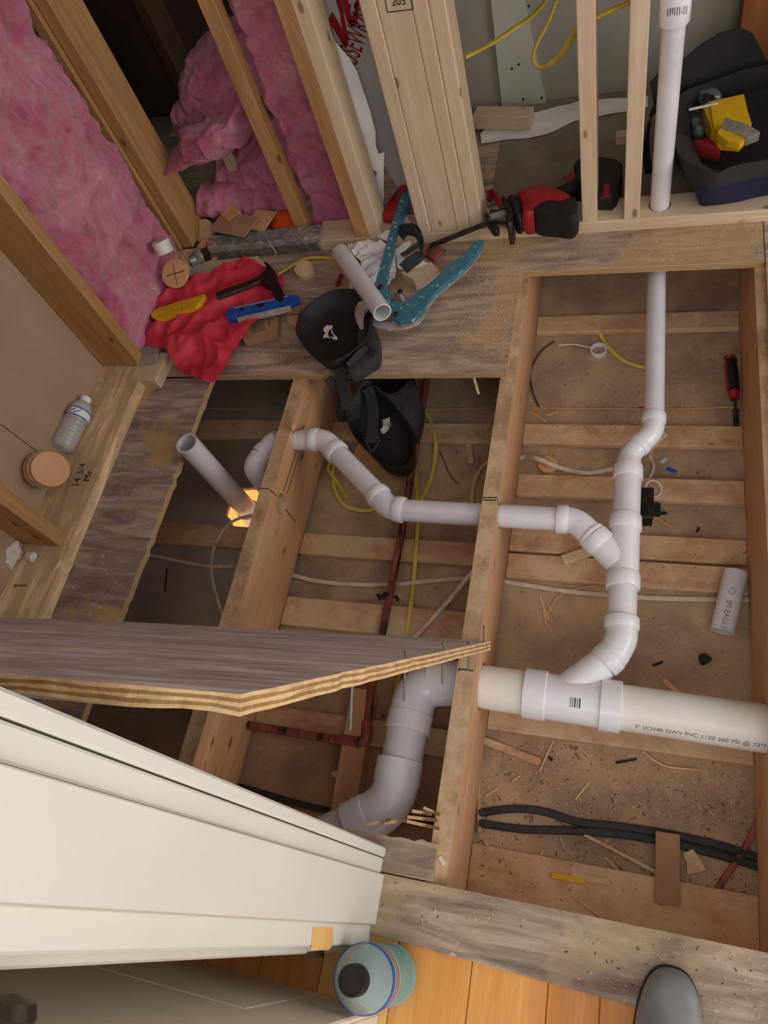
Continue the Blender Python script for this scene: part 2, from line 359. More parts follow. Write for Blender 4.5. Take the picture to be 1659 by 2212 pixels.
for b, ys in {'r': [(1.57, 1.635), (1.169, 1.235), (1.003, 1.069), (.837, .902), (.761, .829), (.376, .442), (.02, .128)],
              'm': [(1.57, 1.635), (1.168, 1.234), (.785, .851), (.575, .656), (.30, .36)],
              'l': [(1.169, 1.238), (.79, .858), (.36, .42)]}.items():
    for y0, y1 in ys: mk('furring_strip', jag(bays[b][0], bays[b][1], y0, y1, ZC + .0015, ZB), 'strip', ceil)
mk('floor', MB().box(-3.5, 2.5, -1.5, 3.5, -2.86, -2.8), 'pine0', kind='structure')
# --- joists
def joist(x0, x1, label, y0=-.02, y1=2.3):
    mb = MB().box(x0, x1, y0, y1, ZB, ZT, bev=.0)
    # worn top face gets its own colour
    o = mk('floor_joist', mb, ['joist', 'joist_top', 'plugside'], label=label, cat='joist', group='floor joists of the opened floor', base=False)
    for p in o.data.polygons:
        if p.normal.z > .5: p.material_index = 1
    return o
J0 = joist(-.9005, -.862, 'left floor joist with an empty drilled hole and black marks')
J1 = joist(-.3185, -.2800, 'middle floor joist pierced by both the thin and the thick white drain pipes')
J2 = joist(.284, .3225, 'right floor joist with bare top along the right edge, beside the screwdriver')
mk('floor_joist', MB().box(-1.50, -1.462, -.02, 2.3, ZB, ZT), 'joist', label='floor joist hidden in shadow under the plywood along the left wall', cat='joist', group='floor joists of the opened floor', base=False)
def drill(x0, x1, y, z, r): return MB().tube([V((x0 - .02, y, z)), V((x1 + .02, y, z))], r, 24)
# pipe axes
ZB3 = -.125
b3R = at(1640, 1572, ZB3); b3L = at(1005, 1478, ZB3)
dir3 = (b3R - b3L).normalized()
def on3(x, p=b3L, d=dir3): return p + d * ((x - p.x) / d.x)
r3 = rpx(1400, 1532, ZB3, 101)
brR = at(1180, 1120, -.066); brL = at(900, 1104, -.066); dbr = (brR - brL).normalized()
def onb(x): return brL + dbr * ((x - brL.x) / dbr.x)
r2 = rpx(960, 1108, -.066, 49)
e0 = at(652, 952, -.062); rj = r2
cut(J1, [drill(-.3185, -.28, on3(-.3)[1], on3(-.3)[2], r3 * 1.07), drill(-.3185, -.28, onb(-.3)[1], onb(-.3)[2], r2 * 1.12)])
cut(J2, [drill(.284, .3225, on3(.3)[1], on3(.3)[2], r3 * 1.05)])
hj = (atx(605, 1058, -.862) + atx(605, 1115, -.862)) / 2
cut(J0, [drill(-.9005, -.862, hj.y, -.078, .029), drill(-.9005, -.862, e0.y, e0.z, r2 * 1.08)])
for J in (J0, J1, J2):
    for p in J.data.polygons:
        zc_ = p.center.z
        if abs(p.normal.x) < .2 and .003 < zc_ + (ZT - ZB) / 2 < (ZT - ZB) - .003 and abs(p.center.y) < 1.15: p.material_index = 2
def ink(o, plist, wd=.0016, mt='ink'):
    for a, b in plist:
        mb = MB(); d = (b - a).normalized(); n = V((1, 0, 0)) if abs(a.x + .862) < .004 or abs(a.x + .28) < .004 else Z
        sd = d.cross(n).normalized(); mb.obox((a + b) / 2 + n * .0004, (d, sd, n), ((b - a).length, wd, .0005))
        mk('marker_line', mb, mt, o, label='black marker line')
fx = lambda u, v, x=-.8618: atx(u, v, x)
ink(J0, [(at(558, 1055, ZT), at(582, 1056, ZT)), (fx(583, 1057), fx(597, 1071)), (fx(617, 1100), fx(638, 1128)), (fx(639, 978), fx(612, 1062)), (fx(645, 984), fx(620, 1066)), (fx(624, 924), fx(635, 936)), (fx(654, 926), fx(658, 918))], .0022)
fx1 = lambda u, v: atx(u, v, -.2798)
ink(J1, [(at(1041, 1075, ZT), at(1074, 1075, ZT)), (at(1041, 1080, ZT), at(1072, 1081, ZT)), (fx1(1073, 1076), fx1(1079, 1093)), (at(992, 1445, ZT), at(1022, 1449, ZT)), (at(992, 1443, ZT), at(992, 1450, ZT))], .0025)
# --- plywood subfloor panels (children of floor)
def rough(a, b, n, amp, seed=0):
    a = V(a); b = V(b); d = (b - a); s = V((-d.y, d.x, 0)).normalized(); return [a + d * i / n + s * amp * (nz((i * .9, seed, 0)) + .5 * nz((i * 2.3, seed, 4))) for i in range(n)]
def panel(pts, m_, name='plywood_panel', z0=-PLY, z1=0.0, label=None): return mk(name, MB().prism(pts, z0, z1, 0, 1), [m_, 'plyedge'], floor, label=label, base=False)
pa = [(-1.95, 2.3, 0), (-1.95, 1.705, 0), (-1.36, 1.705, 0)] + rough((-1.36, 1.2, 0), (-1.07, 1.211, 0), 3, .0) + rough((-1.148, 1.211, 0), (-.301, 1.212, 0), 26, .0015) + rough((-.301, 1.212, 0), (-.298, 1.563, 0), 6, .002) + rough((-.298, 1.563, 0), (.278, 1.556, 0), 12, .0015, 3) + [(.305, 1.556, 0), (.306, 2.3, 0)]
panel(pa, 'ply')
panel([(.3075, 2.3, 0), (.3075, -.05, 0), (1.2, -.05, 0), (1.2, 2.3, 0)], 'ply')
pl = rough((-1.148, 1.2085, 0), (-1.152, .95, 0), 14, .003, 5) + rough((-1.152, .95, 0), (-1.162, .45, 0), 26, .006, 8) + [(-1.165, -.1, 0), (-1.36, -.1, 0), (-1.36, 1.2085, 0)]
panel(pl, 'ply_left')
fr = rough((-.40, .029, 0), (.3055, .029, 0), 20, .0008, 2)
fr = [(-.62, .029, 0)] + fr + [(.3055, .029, 0), (.306, -.052, 0), (1.2, -.052, 0), (1.2, -.115, 0)] + rough((.6, -.108, 0), (-.40, -.071, 0), 30, .003, 9) + [(-.62, -.071, 0)]
panel(fr, 'ply_front')
sp = [(-.62, .093, 0), (-.50, .093, 0)] + rough((-.42, .094, 0), (-.305, .098, 0), 8, .006, 4) + [(-.3025, .0965, 0), (-.303, .032, 0), (-.62, .032, 0)]
panel(sp, 'ply_front')
# torn, splintered plywood edge by the thick pipe
for i, (u0, v0, u1, v1) in enumerate([(880, 1765, 945, 1772), (890, 1752, 932, 1758), (878, 1774, 950, 1790), (915, 1745, 950, 1760), (790, 1783, 845, 1770), (830, 1778, 880, 1772)]):
    a, b = at(u0, v0, -.006), at(u1, v1, -.004); d = (b - a).normalized(); mk('splinter', MB().obox((a + b) / 2, (d, Z.cross(d), Z), ((b - a).length, .006, .003)), 'plyedge', floor)
# --- pine floorboards
xs = [-1.9]
for u, v in ((696, 2079), (862, 2031), (1021, 2073), (1187, 2092)): xs.append(at(u, v, -.0195).x)
while xs[1] - .0 > -1.8: xs.insert(1, xs[1] - .118)
while xs[-1] < 1.1: xs.append(xs[-1] + R_.choice([.085, .12]))
for i in range(len(xs) - 1):
    if xs[i + 1] - xs[i] < .004: continue
    mk('floorboard', MB().box(xs[i] + .0006, xs[i + 1] - .0006, -1.6, .026, -.0385, -.0195, bev=.0012), ['pine0', 'pine1', 'pine2', 'pine0', 'pine2'][(i * 7) % 5], floor, base=False)
# --- left wall: plate, backing board, studs
wl = mk('wall_left', MB().box(-1.53, -1.505, -.4, 1.70, -.0, 2.318), 'board_brown', kind='structure')
seam = [atx(2, 917, -1.5045), atx(80, 975, -1.5045)]; d = (seam[1] - seam[0]).normalized()
mk('board_joint', MB().obox((seam[0] + seam[1]) / 2, (d, X, d.cross(X)), ((seam[1] - seam[0]).length, .001, .0015)), 'ink', wl)
pt = MB().prism([(-1.504, -.1), (-1.504, 1.70), (-1.36, 1.70), (-1.36, -.1)], .0002, .0382)
mk('bottom_plate', pt, 'plate_tan', label='wide stained bottom plate on the floor along the left wall, the plastic bottle on it', cat='wall plate')
H = 2.25
def stud(x0, x1, y0, y1, m_, label, z0=.0385, z1=H, bev=.002, group='upright wall studs'): return mk('wall_stud', MB().box(x0, x1, y0, y1, z0, z1, bev=bev), m_, label=label, cat='stud', group=group)
stud(-1.503, -1.372, 1.218, 1.256, 'old_z', 'old brown stud in the left wall, left of the thick pink insulation')
stud(-1.399, -1.361, 1.705, 1.83, 'old_z', 'wide old knotty corner stud right of the big pink insulation batt')
stud(-1.432, -1.401, 1.692, 1.73, 'old_z', 'narrow old board with dark groove beside the corner stud')
stud(-1.503, -1.434, 1.71, 1.748, 'old_z', 'old board half hidden behind the edge of the big pink insulation batt')
st = stud(-1.503, -1.385, .625, .665, 'old_z', 'reddish brown stud end at the left edge above the foam chunks')
# --- back wall: plate and studs
YB = 1.695
bp = mk('bottom_plate', MB().box(-.93, 1.2, YB, YB + .089, .0002, .0384, bev=.002), 'new_x', label='new pale bottom plate under the post and thin studs, with the white riser through it', cat='wall plate')
rc = at(1425, 448, .04); rc = V((rc.x, rc.y + .012, 0))
cut(bp, [MB().tube([V((rc.x, rc.y, -.02)), V((rc.x, rc.y, .08))], .0285, 28)])
pan = [o for o in floor.children if o.name.startswith('plywood_panel')][0]
cut(pan, [MB().tube([V((rc.x, rc.y, -.05)), V((rc.x, rc.y, .03))], .0285, 28)])
stud(-1.012, -.970, 1.75, 1.79, 'old_z', 'slim old stud standing in front of pink insulation, dark knot midway', z0=.0005)
stud(-.800, -.7605, YB + .001, YB + .09, 'old_z', 'old brown stud fixed beside the new pale stud')
stud(-.760, -.7215, YB + .001, YB + .09, 'new_z', 'new pale stud left of the white and grey housewrap')
stud(-.146, -.107, YB + .001, YB + .09, 'new_z', 'thin new stud just right of the red saw')
stud(-.038, .002, YB + .001, YB + .09, 'new_z', 'thin new stud just left of the white riser pipe')
post = root('timber_post', (-.51, YB + .07, .0385), 'built-up post of pale new timbers standing behind the blue pipe cutter', 'post')
for x0, x1, dy in ((-.606, -.5685, 0), (-.568, -.492, .001), (-.4915, -.4545, 0), (-.454, -.417, .002)):
    mk('post_ply', MB().box(x0, x1, YB + .001 + dy, YB + .089, .0386, H, bev=.003), 'new_z', post)
# printed grade stamp on the post
a = aty(835, 14, YB + .0005); b = aty(868, 10, YB + .0005); d = (b - a).normalized(); up = V((0, 0, 1)); up = (up - d * up.dot(d)).normalized()
gs = text_mb('S-P-F\n 205', a + up * .022 + d * .006, d, up, .022)
gs.v = [V((q.x, YB + .0002, q.z)) for q in gs.v]
for (s0, t0, s1, t1) in ((0, -.012, .058, -.012), (0, .05, .058, .05), (0, -.012, 0, .05), (.058, -.012, .058, .05)):
    p0 = a + d * s0 + up * t0; p1 = a + d * s1 + up * t1; e = (p1 - p0).normalized(); gs.obox(V(((p0.x + p1.x) / 2, YB + .0002, (p0.z + p1.z) / 2)), (e, Y, e.cross(Y)), ((p1 - p0).length, .0006, .0018))
mk('grade_stamp', gs, 'ink', post, label='black printed stamp')
# --- behind the back wall
mk('floor', MB().box(-1.95, 2.0, 2.3, 2.9, -.019, .0), 'backfloor', kind='structure')
mk('wall_back', MB().box(-.62, 1.9, 2.31, 2.325, 0, 2.318), 'drywall', kind='structure')
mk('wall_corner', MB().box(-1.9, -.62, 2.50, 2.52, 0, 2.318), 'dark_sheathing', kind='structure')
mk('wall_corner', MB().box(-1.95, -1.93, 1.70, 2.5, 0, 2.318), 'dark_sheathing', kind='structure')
mk('ceiling', MB().box(-2.2, 2.0, .75, 2.7, 2.32, 2.34), 'drywall', kind='structure')
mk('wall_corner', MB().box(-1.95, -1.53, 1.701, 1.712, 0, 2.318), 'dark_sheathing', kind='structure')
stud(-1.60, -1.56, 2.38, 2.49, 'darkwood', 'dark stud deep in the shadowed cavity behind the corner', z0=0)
bf = MB().box(-.42, 1.2, 1.84, 2.36, .0003, .003); mk('floor_sheet', bf, 'backfloor', label='dusty grey floor sheet behind the studs', cat='floor sheet')
# drywall strip screwed to the back wall, with its screws
a, b, c, e = aty(1060, 0, 2.295), aty(1130, 0, 2.295), aty(1182, 232, 2.295), aty(1085, 240, 2.295)
a = a + (a - e) * 1.2; b = b + (b - c) * 1.2
ds = mk('drywall_strip', MB().prism([a, b, c, e], 0, 0, up=V((0, .0145, 0))), 'drywall2', label='pale drywall strip on the back wall behind the yellow cable loop', cat='drywall')
for u, v in ((1130, 214), (1170, 211), (1106, 148), (1142, 13), (1121, 139)):
    p = aty(u, v, 2.2945); mk('screw', MB().lathe(p, [(0, -.002), (.0035, -.002), (.0035, .001)], 8, Y), 'ink', ds)
mk('door_frame', MB().box(aty(1597, 60, 2.24).x, .80, 2.24, 2.305, 0, 2.3, bev=.003), 'browndoor', kind='structure')

# ================================================================ DOORWAY TRIM, DOOR, LIFTED PANEL
t1 = mk('trim_1', MB().box(-.56, -.394, -.0560, .0275, .0005, 2.1, bev=.0015), 'whitepaint', kind='structure')
mk('casing_board', MB().box(-.56, -.401, .0285, .0545, .0005, 2.1, bev=.0025), 'whitepaint', t1)
mk('casing_board', MB().box(-.56, -.399, .0565, .0740, .0005, 2.1, bev=.003), 'whitepaint', t1)
mk('casing_board', MB().box(-.56, -.404, -.0910, -.0565, -.018, 2.1, bev=.003), 'whitepaint', t1)
mk('casing_board', MB().box(-.60, -.440, -.1090, -.0915, -.018, 2.1, bev=.003), 'whitepaint', t1)
mk('wall_near', MB().box(-1.36, -.561, -.05, .05, .001, 2.3), 'whitepaint', kind='structure')
pp = [atx(u, v, -.4037) for u, v in ((676, 2003), (719, 2003), (719, 2040), (710, 2052), (671, 2053))]
mk('bare_wood_patch', MB().prism(pp, 0, 0, up=V((.0006, 0, 0))), 'pine1', t1, label='bare wood patch where paint is missing')
pp = [atx(u, v, -.4397) for u, v in ((665, 2056), (700, 2052), (696, 2068), (662, 2071))]
mk('bare_wood_patch', MB().prism(pp, 0, 0, up=V((.0006, 0, 0))), 'darkwood', t1, label='dark chipped patch')
dr = root('door_1', (-.75, -.2, -.018), kind='structure')
xe = at(820, 2179, -.018); yd = xe.y
pc = aty(531, 2179, yd)
mk('door_panel', MB().box(-1.25, xe.x, yd - .034, yd - .010, -.016, 2.0), 'doorpaint_bounce', dr)
mk('door_stile', MB().box(pc.x, xe.x, yd - .0102, yd, -.016, 2.0, bev=.003), 'doorpaint_bounce', dr)
mk('door_rail', MB().box(-1.25, pc.x - .0005, yd - .0102, yd, -.016, pc.z, bev=.003), 'doorpaint_bounce', dr)
q = aty(14, 2192, yd + .05)
mk('door_stile', MB().box(-1.25, q.x + .06, yd - .0102, yd - .0003, pc.z + .001, 2.0, bev=.003), 'doorpaint_bounce', dr)
mk('door_knob', MB().lathe(V((q.x, yd, q.z)), [(0, 0), (.024, 0), (.024, .006), (.010, .010), (.010, .030), (.018, .038), (.022, .050), (.018, .060), (0, .064)], 24, Y), 'darksteel', dr, smooth=True, label='dark bronze knob')
# lifted sheet of subfloor leaning on the doorway trim
A = at(1060, 1385, -.016); B = C0 + RT @ (V(((520 - 829.5) / FPX, (1500 - 1106) / FPX, 1)) * .635); D = at(14, 1335, .062)
ad = (D - A); ab = (B - A); ad = ad - ab.normalized() * ad.dot(ab.normalized()) * .8
n = ad.cross(ab).normalized()
if n.dot(C0 - A) < 0: n = -n
T = .0185
lp = root('plywood_sheet', (A.x * .5 + D.x * .5, .42, .0), 'lifted weathered plywood sheet with nails in its edge, leaning towards the white trim', 'plywood sheet')
edge = [A + ab * (i / 40) for i in range(40)] + [B] + [B + ad * (i / 40) for i in range(1, 40)] + [B + ad, A + ad]
mb = MB(); k = len(edge); rr = []
for i, p in enumerate(edge):
    j = 0
    if 0 < i < 40: j = .004 * nz((i * .6, 1, 0)) + .003 * nz((i * 1.7, 5, 0))
    rr.append(p + ad.normalized() * (j + (0 if i > 40 or i == 0 else 0)) - (ab.normalized() * .004 * nz((i * .4, 7, 0)) if 40 < i < 80 else V((0, 0, 0))))
bott = [p - n * T for p in rr]
for i in range(41, 80): bott[i] = bott[i] - n * .005 * nz((i * .35, 9, 2)) - ab.normalized() * .026 * abs(nz((i * .33, 3, 2)))
lay = [0, .2, .4, .6, .8, 1.0]; rows = [[p.lerp(q, t) + (p - bott[(i + 1) % k]).normalized() * 0 for i, (p, q) in enumerate(zip(rr, bott))] for t in lay]
for j in range(1, 5):
    for i in range(1, 80): rows[j][i] = rows[j][i] + n * .0022 * nz((i * .5, j, 6)) - ad.normalized() * .004 * abs(nz((i * .9, j * 3, 2))) * (1 if i < 40 else 0) + ab.normalized() * -.004 * abs(nz((i * .9, j * 3, 2))) * (1 if i > 40 else 0)
mb.v = [p for r_ in rows for p in r_]; mb.f = [tuple(range(k)), tuple(range(6 * k - 1, 5 * k - 1, -1))]; mb.m = [0, 0]
for L_ in range(5):
    for i in range(k): mb.f.append((L_ * k + i, L_ * k + (i + 1) % k, (L_ + 1) * k + (i + 1) % k, (L_ + 1) * k + i)); mb.m.append(1 + L_ % 2)
o = mk('plywood_panel', mb, ['ply_board', 'ply_light', 'ply_dark'], lp, base=False)
def onboard(u, v): d = ray(u, v); return C0 + d * ((A - C0).dot(n) / d.dot(n))
for u, t_, up, dn in ((1051, .018, .032, .002), (1019, .0, .004, .030), (965, .0, .010, .036), (884, .0, .008, .040), (772, .0, .0, .050)):
    tt = (1060 - u) / 540.0; v = 1385 + 115 * tt - 1
    p = onboard(u, v) + ad.normalized() * .006
    nb = MB().tube([p + n * up, p - n * (T + dn)], [.0016] * 2, 8); nb.tube([p - n * (T + dn), p - n * (T + dn + .004)], [.0016, .0003], 8)
    if up > .001: nb.tube([p + n * up, p + n * (up + .0015)], .0038, 10)
    mk('nail', nb, 'nail', lp)

# ================================================================ DRAIN PIPES
dp = root('drain_pipes', (0, .8, -.2), 'white plastic drain pipe run with elbows and wyes threading through the floor joists', 'drain pipe')
def pipe(pts, r, m_='pvc', label=None, caps=True): return mk('pipe', MB().tube(pts, r, 36, caps), m_, dp, smooth=True, label=label, base=False)
def hubm(mb, a, b, r): # a raised collar with small chamfers
    a = V(a); b = V(b); t = (b - a); L = t.length; t.normalize(); c = min(.002, L * .2)
    mb.tube([a, a + t * .0001, a + t * c, b - t * c, b - t * .0001, b], [r * .86, r * .965, r, r, r * .965, r * .86], 36)
def elbow(P, r, hubs=(.022, .022), bend=.06, m_='pvc2', hr=1.2, name='elbow'):
    P = [V(p) for p in P]; mb = MB().tube(fillet(P, bend, 10), r * 1.09, 36)
    if hubs[0]: hubm(mb, P[0], P[0] + (P[1] - P[0]).normalized() * hubs[0], r * hr)
    if hubs[1]: hubm(mb, P[-1], P[-1] + (P[-2] - P[-1]).normalized() * hubs[1], r * hr)
    return mk(name, mb, m_, dp, smooth=True, base=False)
# riser and run
zr = -.072; r15 = rpx(1425, 440, .04, 40); rr15 = rpx(1415, 800, zr, 41)
runA = V((rc.x, rc.y, zr)); run1 = at(1413, 905, zr); run0 = at(1418, 600, zr)
top = aty(1466, 0, rc.y); cz = aty(1462, 30, rc.y).z
pipe([(rc.x, rc.y, -.03), (rc.x, rc.y, cz)], r15, caps=True)
cp = MB(); hubm(cp, (rc.x, rc.y, cz - .015), (rc.x, rc.y, cz + .045), r15 * 1.3); mk('coupling', cp, 'pvc2', dp, smooth=True)
pipe([(rc.x, rc.y, cz + .03), (rc.x, rc.y, 2.2)], r15)
pipe([runA + V((0, 0, .045)), runA + V((0, 0, .03)), runA + V((0, -.02, .004)), runA + V((0, -.05, 0)), run0, run1], rr15)
tx = text_mb('||l|||.||', aty(1440, 32, rc.y - r15 * 1.32), X, Z, .018); mk('print_marks', tx, 'ink', dp)
c1 = at(1411, 932, zr - .002); c2 = at(1360, 982, zr - .004); m0 = at(1357, 1012, zr - .006)
mid = (c1 + c2) / 2; d12 = (c2 - c1).normalized()
elbow([run1 + (run1 - run0).normalized() * -.012, c1, mid], rr15, (.024, 0), .04)
elbow([m0, c2, mid - d12 * .001], rr15, (.022, .018), .04)
r2m = rpx(1352, 1075, zr, 58); m1 = at(1352, 1120, zr - .01); m2 = at(1346, 1255, zr - .015); m3 = at(1343, 1340, zr - .02)
rd = MB(); hubm(rd, at(1357, 1008, zr), at(1356, 1035, zr), r2m * 1.1); mk('reducer', rd, 'pvc2', dp, smooth=True, base=False)
pipe([at(1356, 1025, zr), m1], r2m); pipe([m2, m3], r2m)
# wye 1
wb = MB(); wt = at(1350, 1122, zr - .01); wl_ = at(1345, 1268, zr - .015); wb.tube([wt, wl_], r2m * 1.09, 36)
hubm(wb, at(1351, 1117, zr - .01), at(1350, 1146, zr - .01), r2m * 1.18); hubm(wb, at(1346, 1240, zr - .015), at(1345, 1272, zr - .015), r2m * 1.19)
bj = at(1343, 1222, zr - .014); be = at(1280, 1158, -.068); wb.tube([bj, be], r2 * 1.14, 36); hubm(wb, be, be + (bj - be).normalized() * .03, r2 * 1.28)
mk('wye', wb, 'pvc2', dp, smooth=True, base=False)
h1 = onb(at(1208, 1121, -.066).x)
elbow([h1 - dbr * .006, at(1243, 1124, -.067), be + (bj - be).normalized() * .004], r2, (.026, .012), .045, hr=1.22)
left_end = onb(at(868, 1103, -.066).x)
pipe([left_end, h1], r2)
# branch offset on the left
g1 = at(838, 1096, -.065); g2 = at(812, 1065, -.065); g3 = at(727, 977, -.063); g4 = at(702, 951, -.062); g5 = at(672, 950, -.062)
elbow([left_end + dbr * .006, g1, g2], r2, (.026, .022), .05, hr=1.2)
pipe([g2, g3], r2)
elbow([g5, g4, g3 + (g2 - g3).normalized() * .008], r2, (.022, .024), .045, hr=1.2)
pw = V((-.915, e0.y, e0.z)); pipe([g5, e0 + V((-.01, 0, 0)), pw], r2)
k1 = at(590, 958, -.066); k2 = at(562, 985, -.068); k3 = at(549, 1010, -.075)
elbow([pw + V((.002, 0, 0)), k1, at(566, 985, -.07)], r2, (0, .022), .03)
mk('elbow', MB().tube(fillet([at(566, 985, -.07), k3, V((k3.x + .01, k3.y - .01, -.20))], .075, 14), r2 * 1.16, 36), 'pvc2', dp, smooth=True, base=False)
pipe([V((k3.x + .01, k3.y - .01, -.19)), V((k3.x + .01, k3.y - .01, -.2725))], r2)
# down to the thick pipe
q1 = at(1341, 1392, zr - .024); q2 = at(1303, 1433, zr - .034); q3 = at(1213, 1497, -.118)
elbow([m3 + (m2 - m3).normalized() * .006, at(1342, 1382, zr - .022), at(1330, 1404, zr - .026)], r2m, (.026, 0), .04)
elbow([at(1333, 1398, zr - .026), at(1326, 1412, zr - .028), q2], r2m, (0, .028), .04, hr=1.17)
# wye 2 on the thick pipe
wb = MB(); a = on3(at(1133, 1495, ZB3).x); b = on3(at(1342, 1530, ZB3).x); wb.tube([a, b], r3 * 1.02, 44)
hubm(wb, a, on3(at(1182, 1500, ZB3).x), r3 * 1.11); hubm(wb, on3(at(1296, 1525, ZB3).x), b, r3 * 1.12)
wb.tube([q2, q3], r2m * 1.08, 36); mk('wye', wb, 'pvc2', dp, smooth=True, base=False)
pA = on3(-.40); pB = on3(.75)
pipe([pA, pB], r3 * .98, 'bigpvc')
lab = on3(at(1246, 1518, ZB3).x); 
def onpipe(c, ax, r, ang, s=0, side=None):
    a_ = Z - ax * ax.dot(Z); a_.normalize(); b_ = ax.cross(a_); return c + ax * s + (a_ * math.cos(ang) + b_ * math.sin(ang)) * r
def wraptext(txt, c, ax, r, ang, size, m_, flip=1, name='print_marks', lbl=None):
    f = lambda s, t: onpipe(c, ax, r, ang - flip * t / r, s * flip); tb = text_mb(txt, None, None, None, size, wrap=f); return mk(name, tb, m_, dp, base=False, label=lbl)
sgn = 1 if onpipe(V((0, 0, 0)), dir3, 1, .5).y < 0 else -1
lm = MB()
for i in range(7): 
    s_ = i * .0032 - .01; pts = [onpipe(lab, dir3, r3 * 1.035, sgn * (.35 + t), s_ + .001 * (i % 3)) for t in (-.2, 0, .2)]
    lm.tube(pts, .0006, 4)
mk('barcode', lm, 'ink', dp, base=False)
wraptext("3\" SCH40 DWV PVC 1120 260 PSI @ 73°F", on3(at(1372, 1540, ZB3).x), dir3, r3 * .99, sgn * 1.12, .0136, 'greyink', 1 if sgn > 0 else 1, lbl='grey printed lettering')
# thick elbow run on the left
za = -.13; r3b = rpx(885, 1560, za, 90)
e1 = V((-.330, on3(-.33).y, on3(-.33).z)); t0 = at(880, 1590, za); cA = at(902, 1478, za); t1_ = at(862, 1680, za)
elbow([e1 + V((.008, 0, 0)), cA, at(880, 1580, za)], r3b * .97, (.012, .040), .11, hr=1.12)
pipe([at(880, 1572, za), t1_], r3b * .98)
elbow([at(865, 1640, za), at(848, 1738, za - .005), at(755, 1786, za - .012)], r3b * .97, (.052, .050), .075, hr=1.13)
pipe([at(770, 1778, za - .012), at(690, 1816, za - .02)], r3b * .98)
# open stub
hb = V((hole.x, hole.y, -.33)); tp = aty(403, 957, hole.y); rs = rpx(405, 955, .06, 50)
stb = root('open_pipe_stub', (hole.x, hole.y, -.33), 'open ended white vertical pipe standing up through the lit hole in the left bay', 'pipe')
mk('pipe', MB().hollow(hb, tp, rs, .0045, 36), 'pvc', stb, smooth=True)
mk('elbow_socket', MB().hollow(V((hole.x, hole.y, -.40)), V((hole.x, hole.y, -.30)), rs * 1.15, .004, 30), 'pvc2', stb, smooth=True)

# ================================================================ OTHER PIPES AND CABLES IN THE BAYS
cop = root('copper_pipe', at(850, 1200, -.27), 'tarnished dark red copper pipe running under the white branch pipe in the middle bay', 'pipe')
zc = -.228
mk('pipe', MB().tube([at(930, 770, zc), at(868, 1150, zc), at(800, 1500, zc), at(792, 1590, zc)], .0105, 16), 'copper', cop, smooth=True, base=False)
hg = at(836, 1288, zc); dd = (at(868, 1150, zc) - at(800, 1500, zc)).normalized()
hb_ = MB().tube([hg - dd * .006, hg + dd * .006], .0135, 18); hb_.tube([hg - X * .026, hg + X * .026], .003, 8); hb_.tube([hg - X * .024 - Z * .02, hg - X * .024 + Z * .004], .005, 8); hb_.tube([hg + X * .024 - Z * .02, hg + X * .024 + Z * .004], .005, 8)
mk('pipe_hanger', hb_, 'darksteel', cop, smooth=True, base=False)
mk('elbow', MB().tube(fillet([at(793, 1560, zc), at(792, 1608, zc), at(740, 1598, zc)], .03), .014, 16), 'copper', cop, smooth=True, base=False)
mk('pipe', MB().tube([at(765, 1604, zc), at(495, 1560, zc)], .0105, 16), 'copper', cop, smooth=True, base=False)
CG = ZC + .005
def cable(name, pts, r, m_, label, z=None, cat='cable', group=None, n=8, flat=.6):
    P = [at(p[0], p[1], (p[2] if len(p) > 2 else (CG if z is None else z))) for p in pts]
    return mk(name, MB().tube(spline(P, n), r, 8, flat=flat), m_, label=label, cat=cat, group=group, smooth=True, base=False)
zs = ZB + .006
cable('electric_cable', [(903, 872), (928, 905), (941, 960, zs), (932, 1030), (910, 1080), (895, 1100)], .0058, 'yellowcable', 'yellow cable curving right of the copper pipe in the middle bay')
cable('electric_cable', [(888, 820, zs), (895, 1000), (903, 1100), (899, 1180, zs), (893, 1260), (884, 1330, zs), (870, 1420), (852, 1510)], .0058, 'yellowcable', 'long yellow cable running down beside the copper pipe under the lifted sheet')
cable('electric_cable', [(748, 932, zs), (728, 965), (719, 1020), (724, 1060), (745, 1092), (790, 1103), (830, 1090)], .0058, 'yellowcable', 'yellow cable loop left of the diagonal white pipe in the middle bay')
cable('electric_cable', [(722, 990, -.25), (708, 1012), (727, 1040), (751, 1078)], .0058, 'yellowcable', 'short cut yellow cable end inside the yellow loop')
cable('electric_cable', [(617, 1238), (680, 1254), (760, 1262), (850, 1262), (960, 1252), (1030, 1250)], .0062, 'whitecable', 'dusty white cable crossing the middle bay behind the copper pipe')
cable('electric_cable', [(1082, 1254), (1150, 1266), (1250, 1280), (1380, 1290), (1500, 1294), (1622, 1295)], .0062, 'whitecable', 'dusty white cable crossing the right bay under the thick main')
cable('electric_cable', [(1020, 1235, -.24), (975, 1290, zs), (935, 1335, zs), (890, 1385, zs), (860, 1430, zs)], .0062, 'whitecable', 'white cable slanting under the tip of the lifted sheet')
cable('electric_cable', [(545, 1112), (505, 1125), (478, 1152, zs), (460, 1195), (458, 1245), (474, 1305), (486, 1340)], .0055, 'whitecable', 'white cable curving down the left bay from the lit hole')
cable('electric_cable', [(312, 1196), (370, 1208), (440, 1222), (505, 1224)], .0048, 'whitecable', 'thin pale cable lying flat in the grey left bay')
cable('electric_cable', [(1112, 992), (1135, 987), (1165, 992, zs + .012), (1215, 1012), (1268, 1022), (1320, 1014), (1345, 1008)], .0068, 'whitecable', 'white cable lying over the round wood plug in the right bay')
cable('electric_cable', [(1440, 935, -.2), (1412, 962, -.22), (1404, 985), (1412, 1008), (1400, 1038), (1375, 1058)], .0068, 'whitecable', 'white cable hooking down right of the main pipe')
cable('electric_cable', [(1292, 708), (1305, 738), (1335, 770), (1365, 787), (1410, 797)], .0058, 'yellowcable', 'yellow cable curving out beneath the straight white pipe in the right bay')
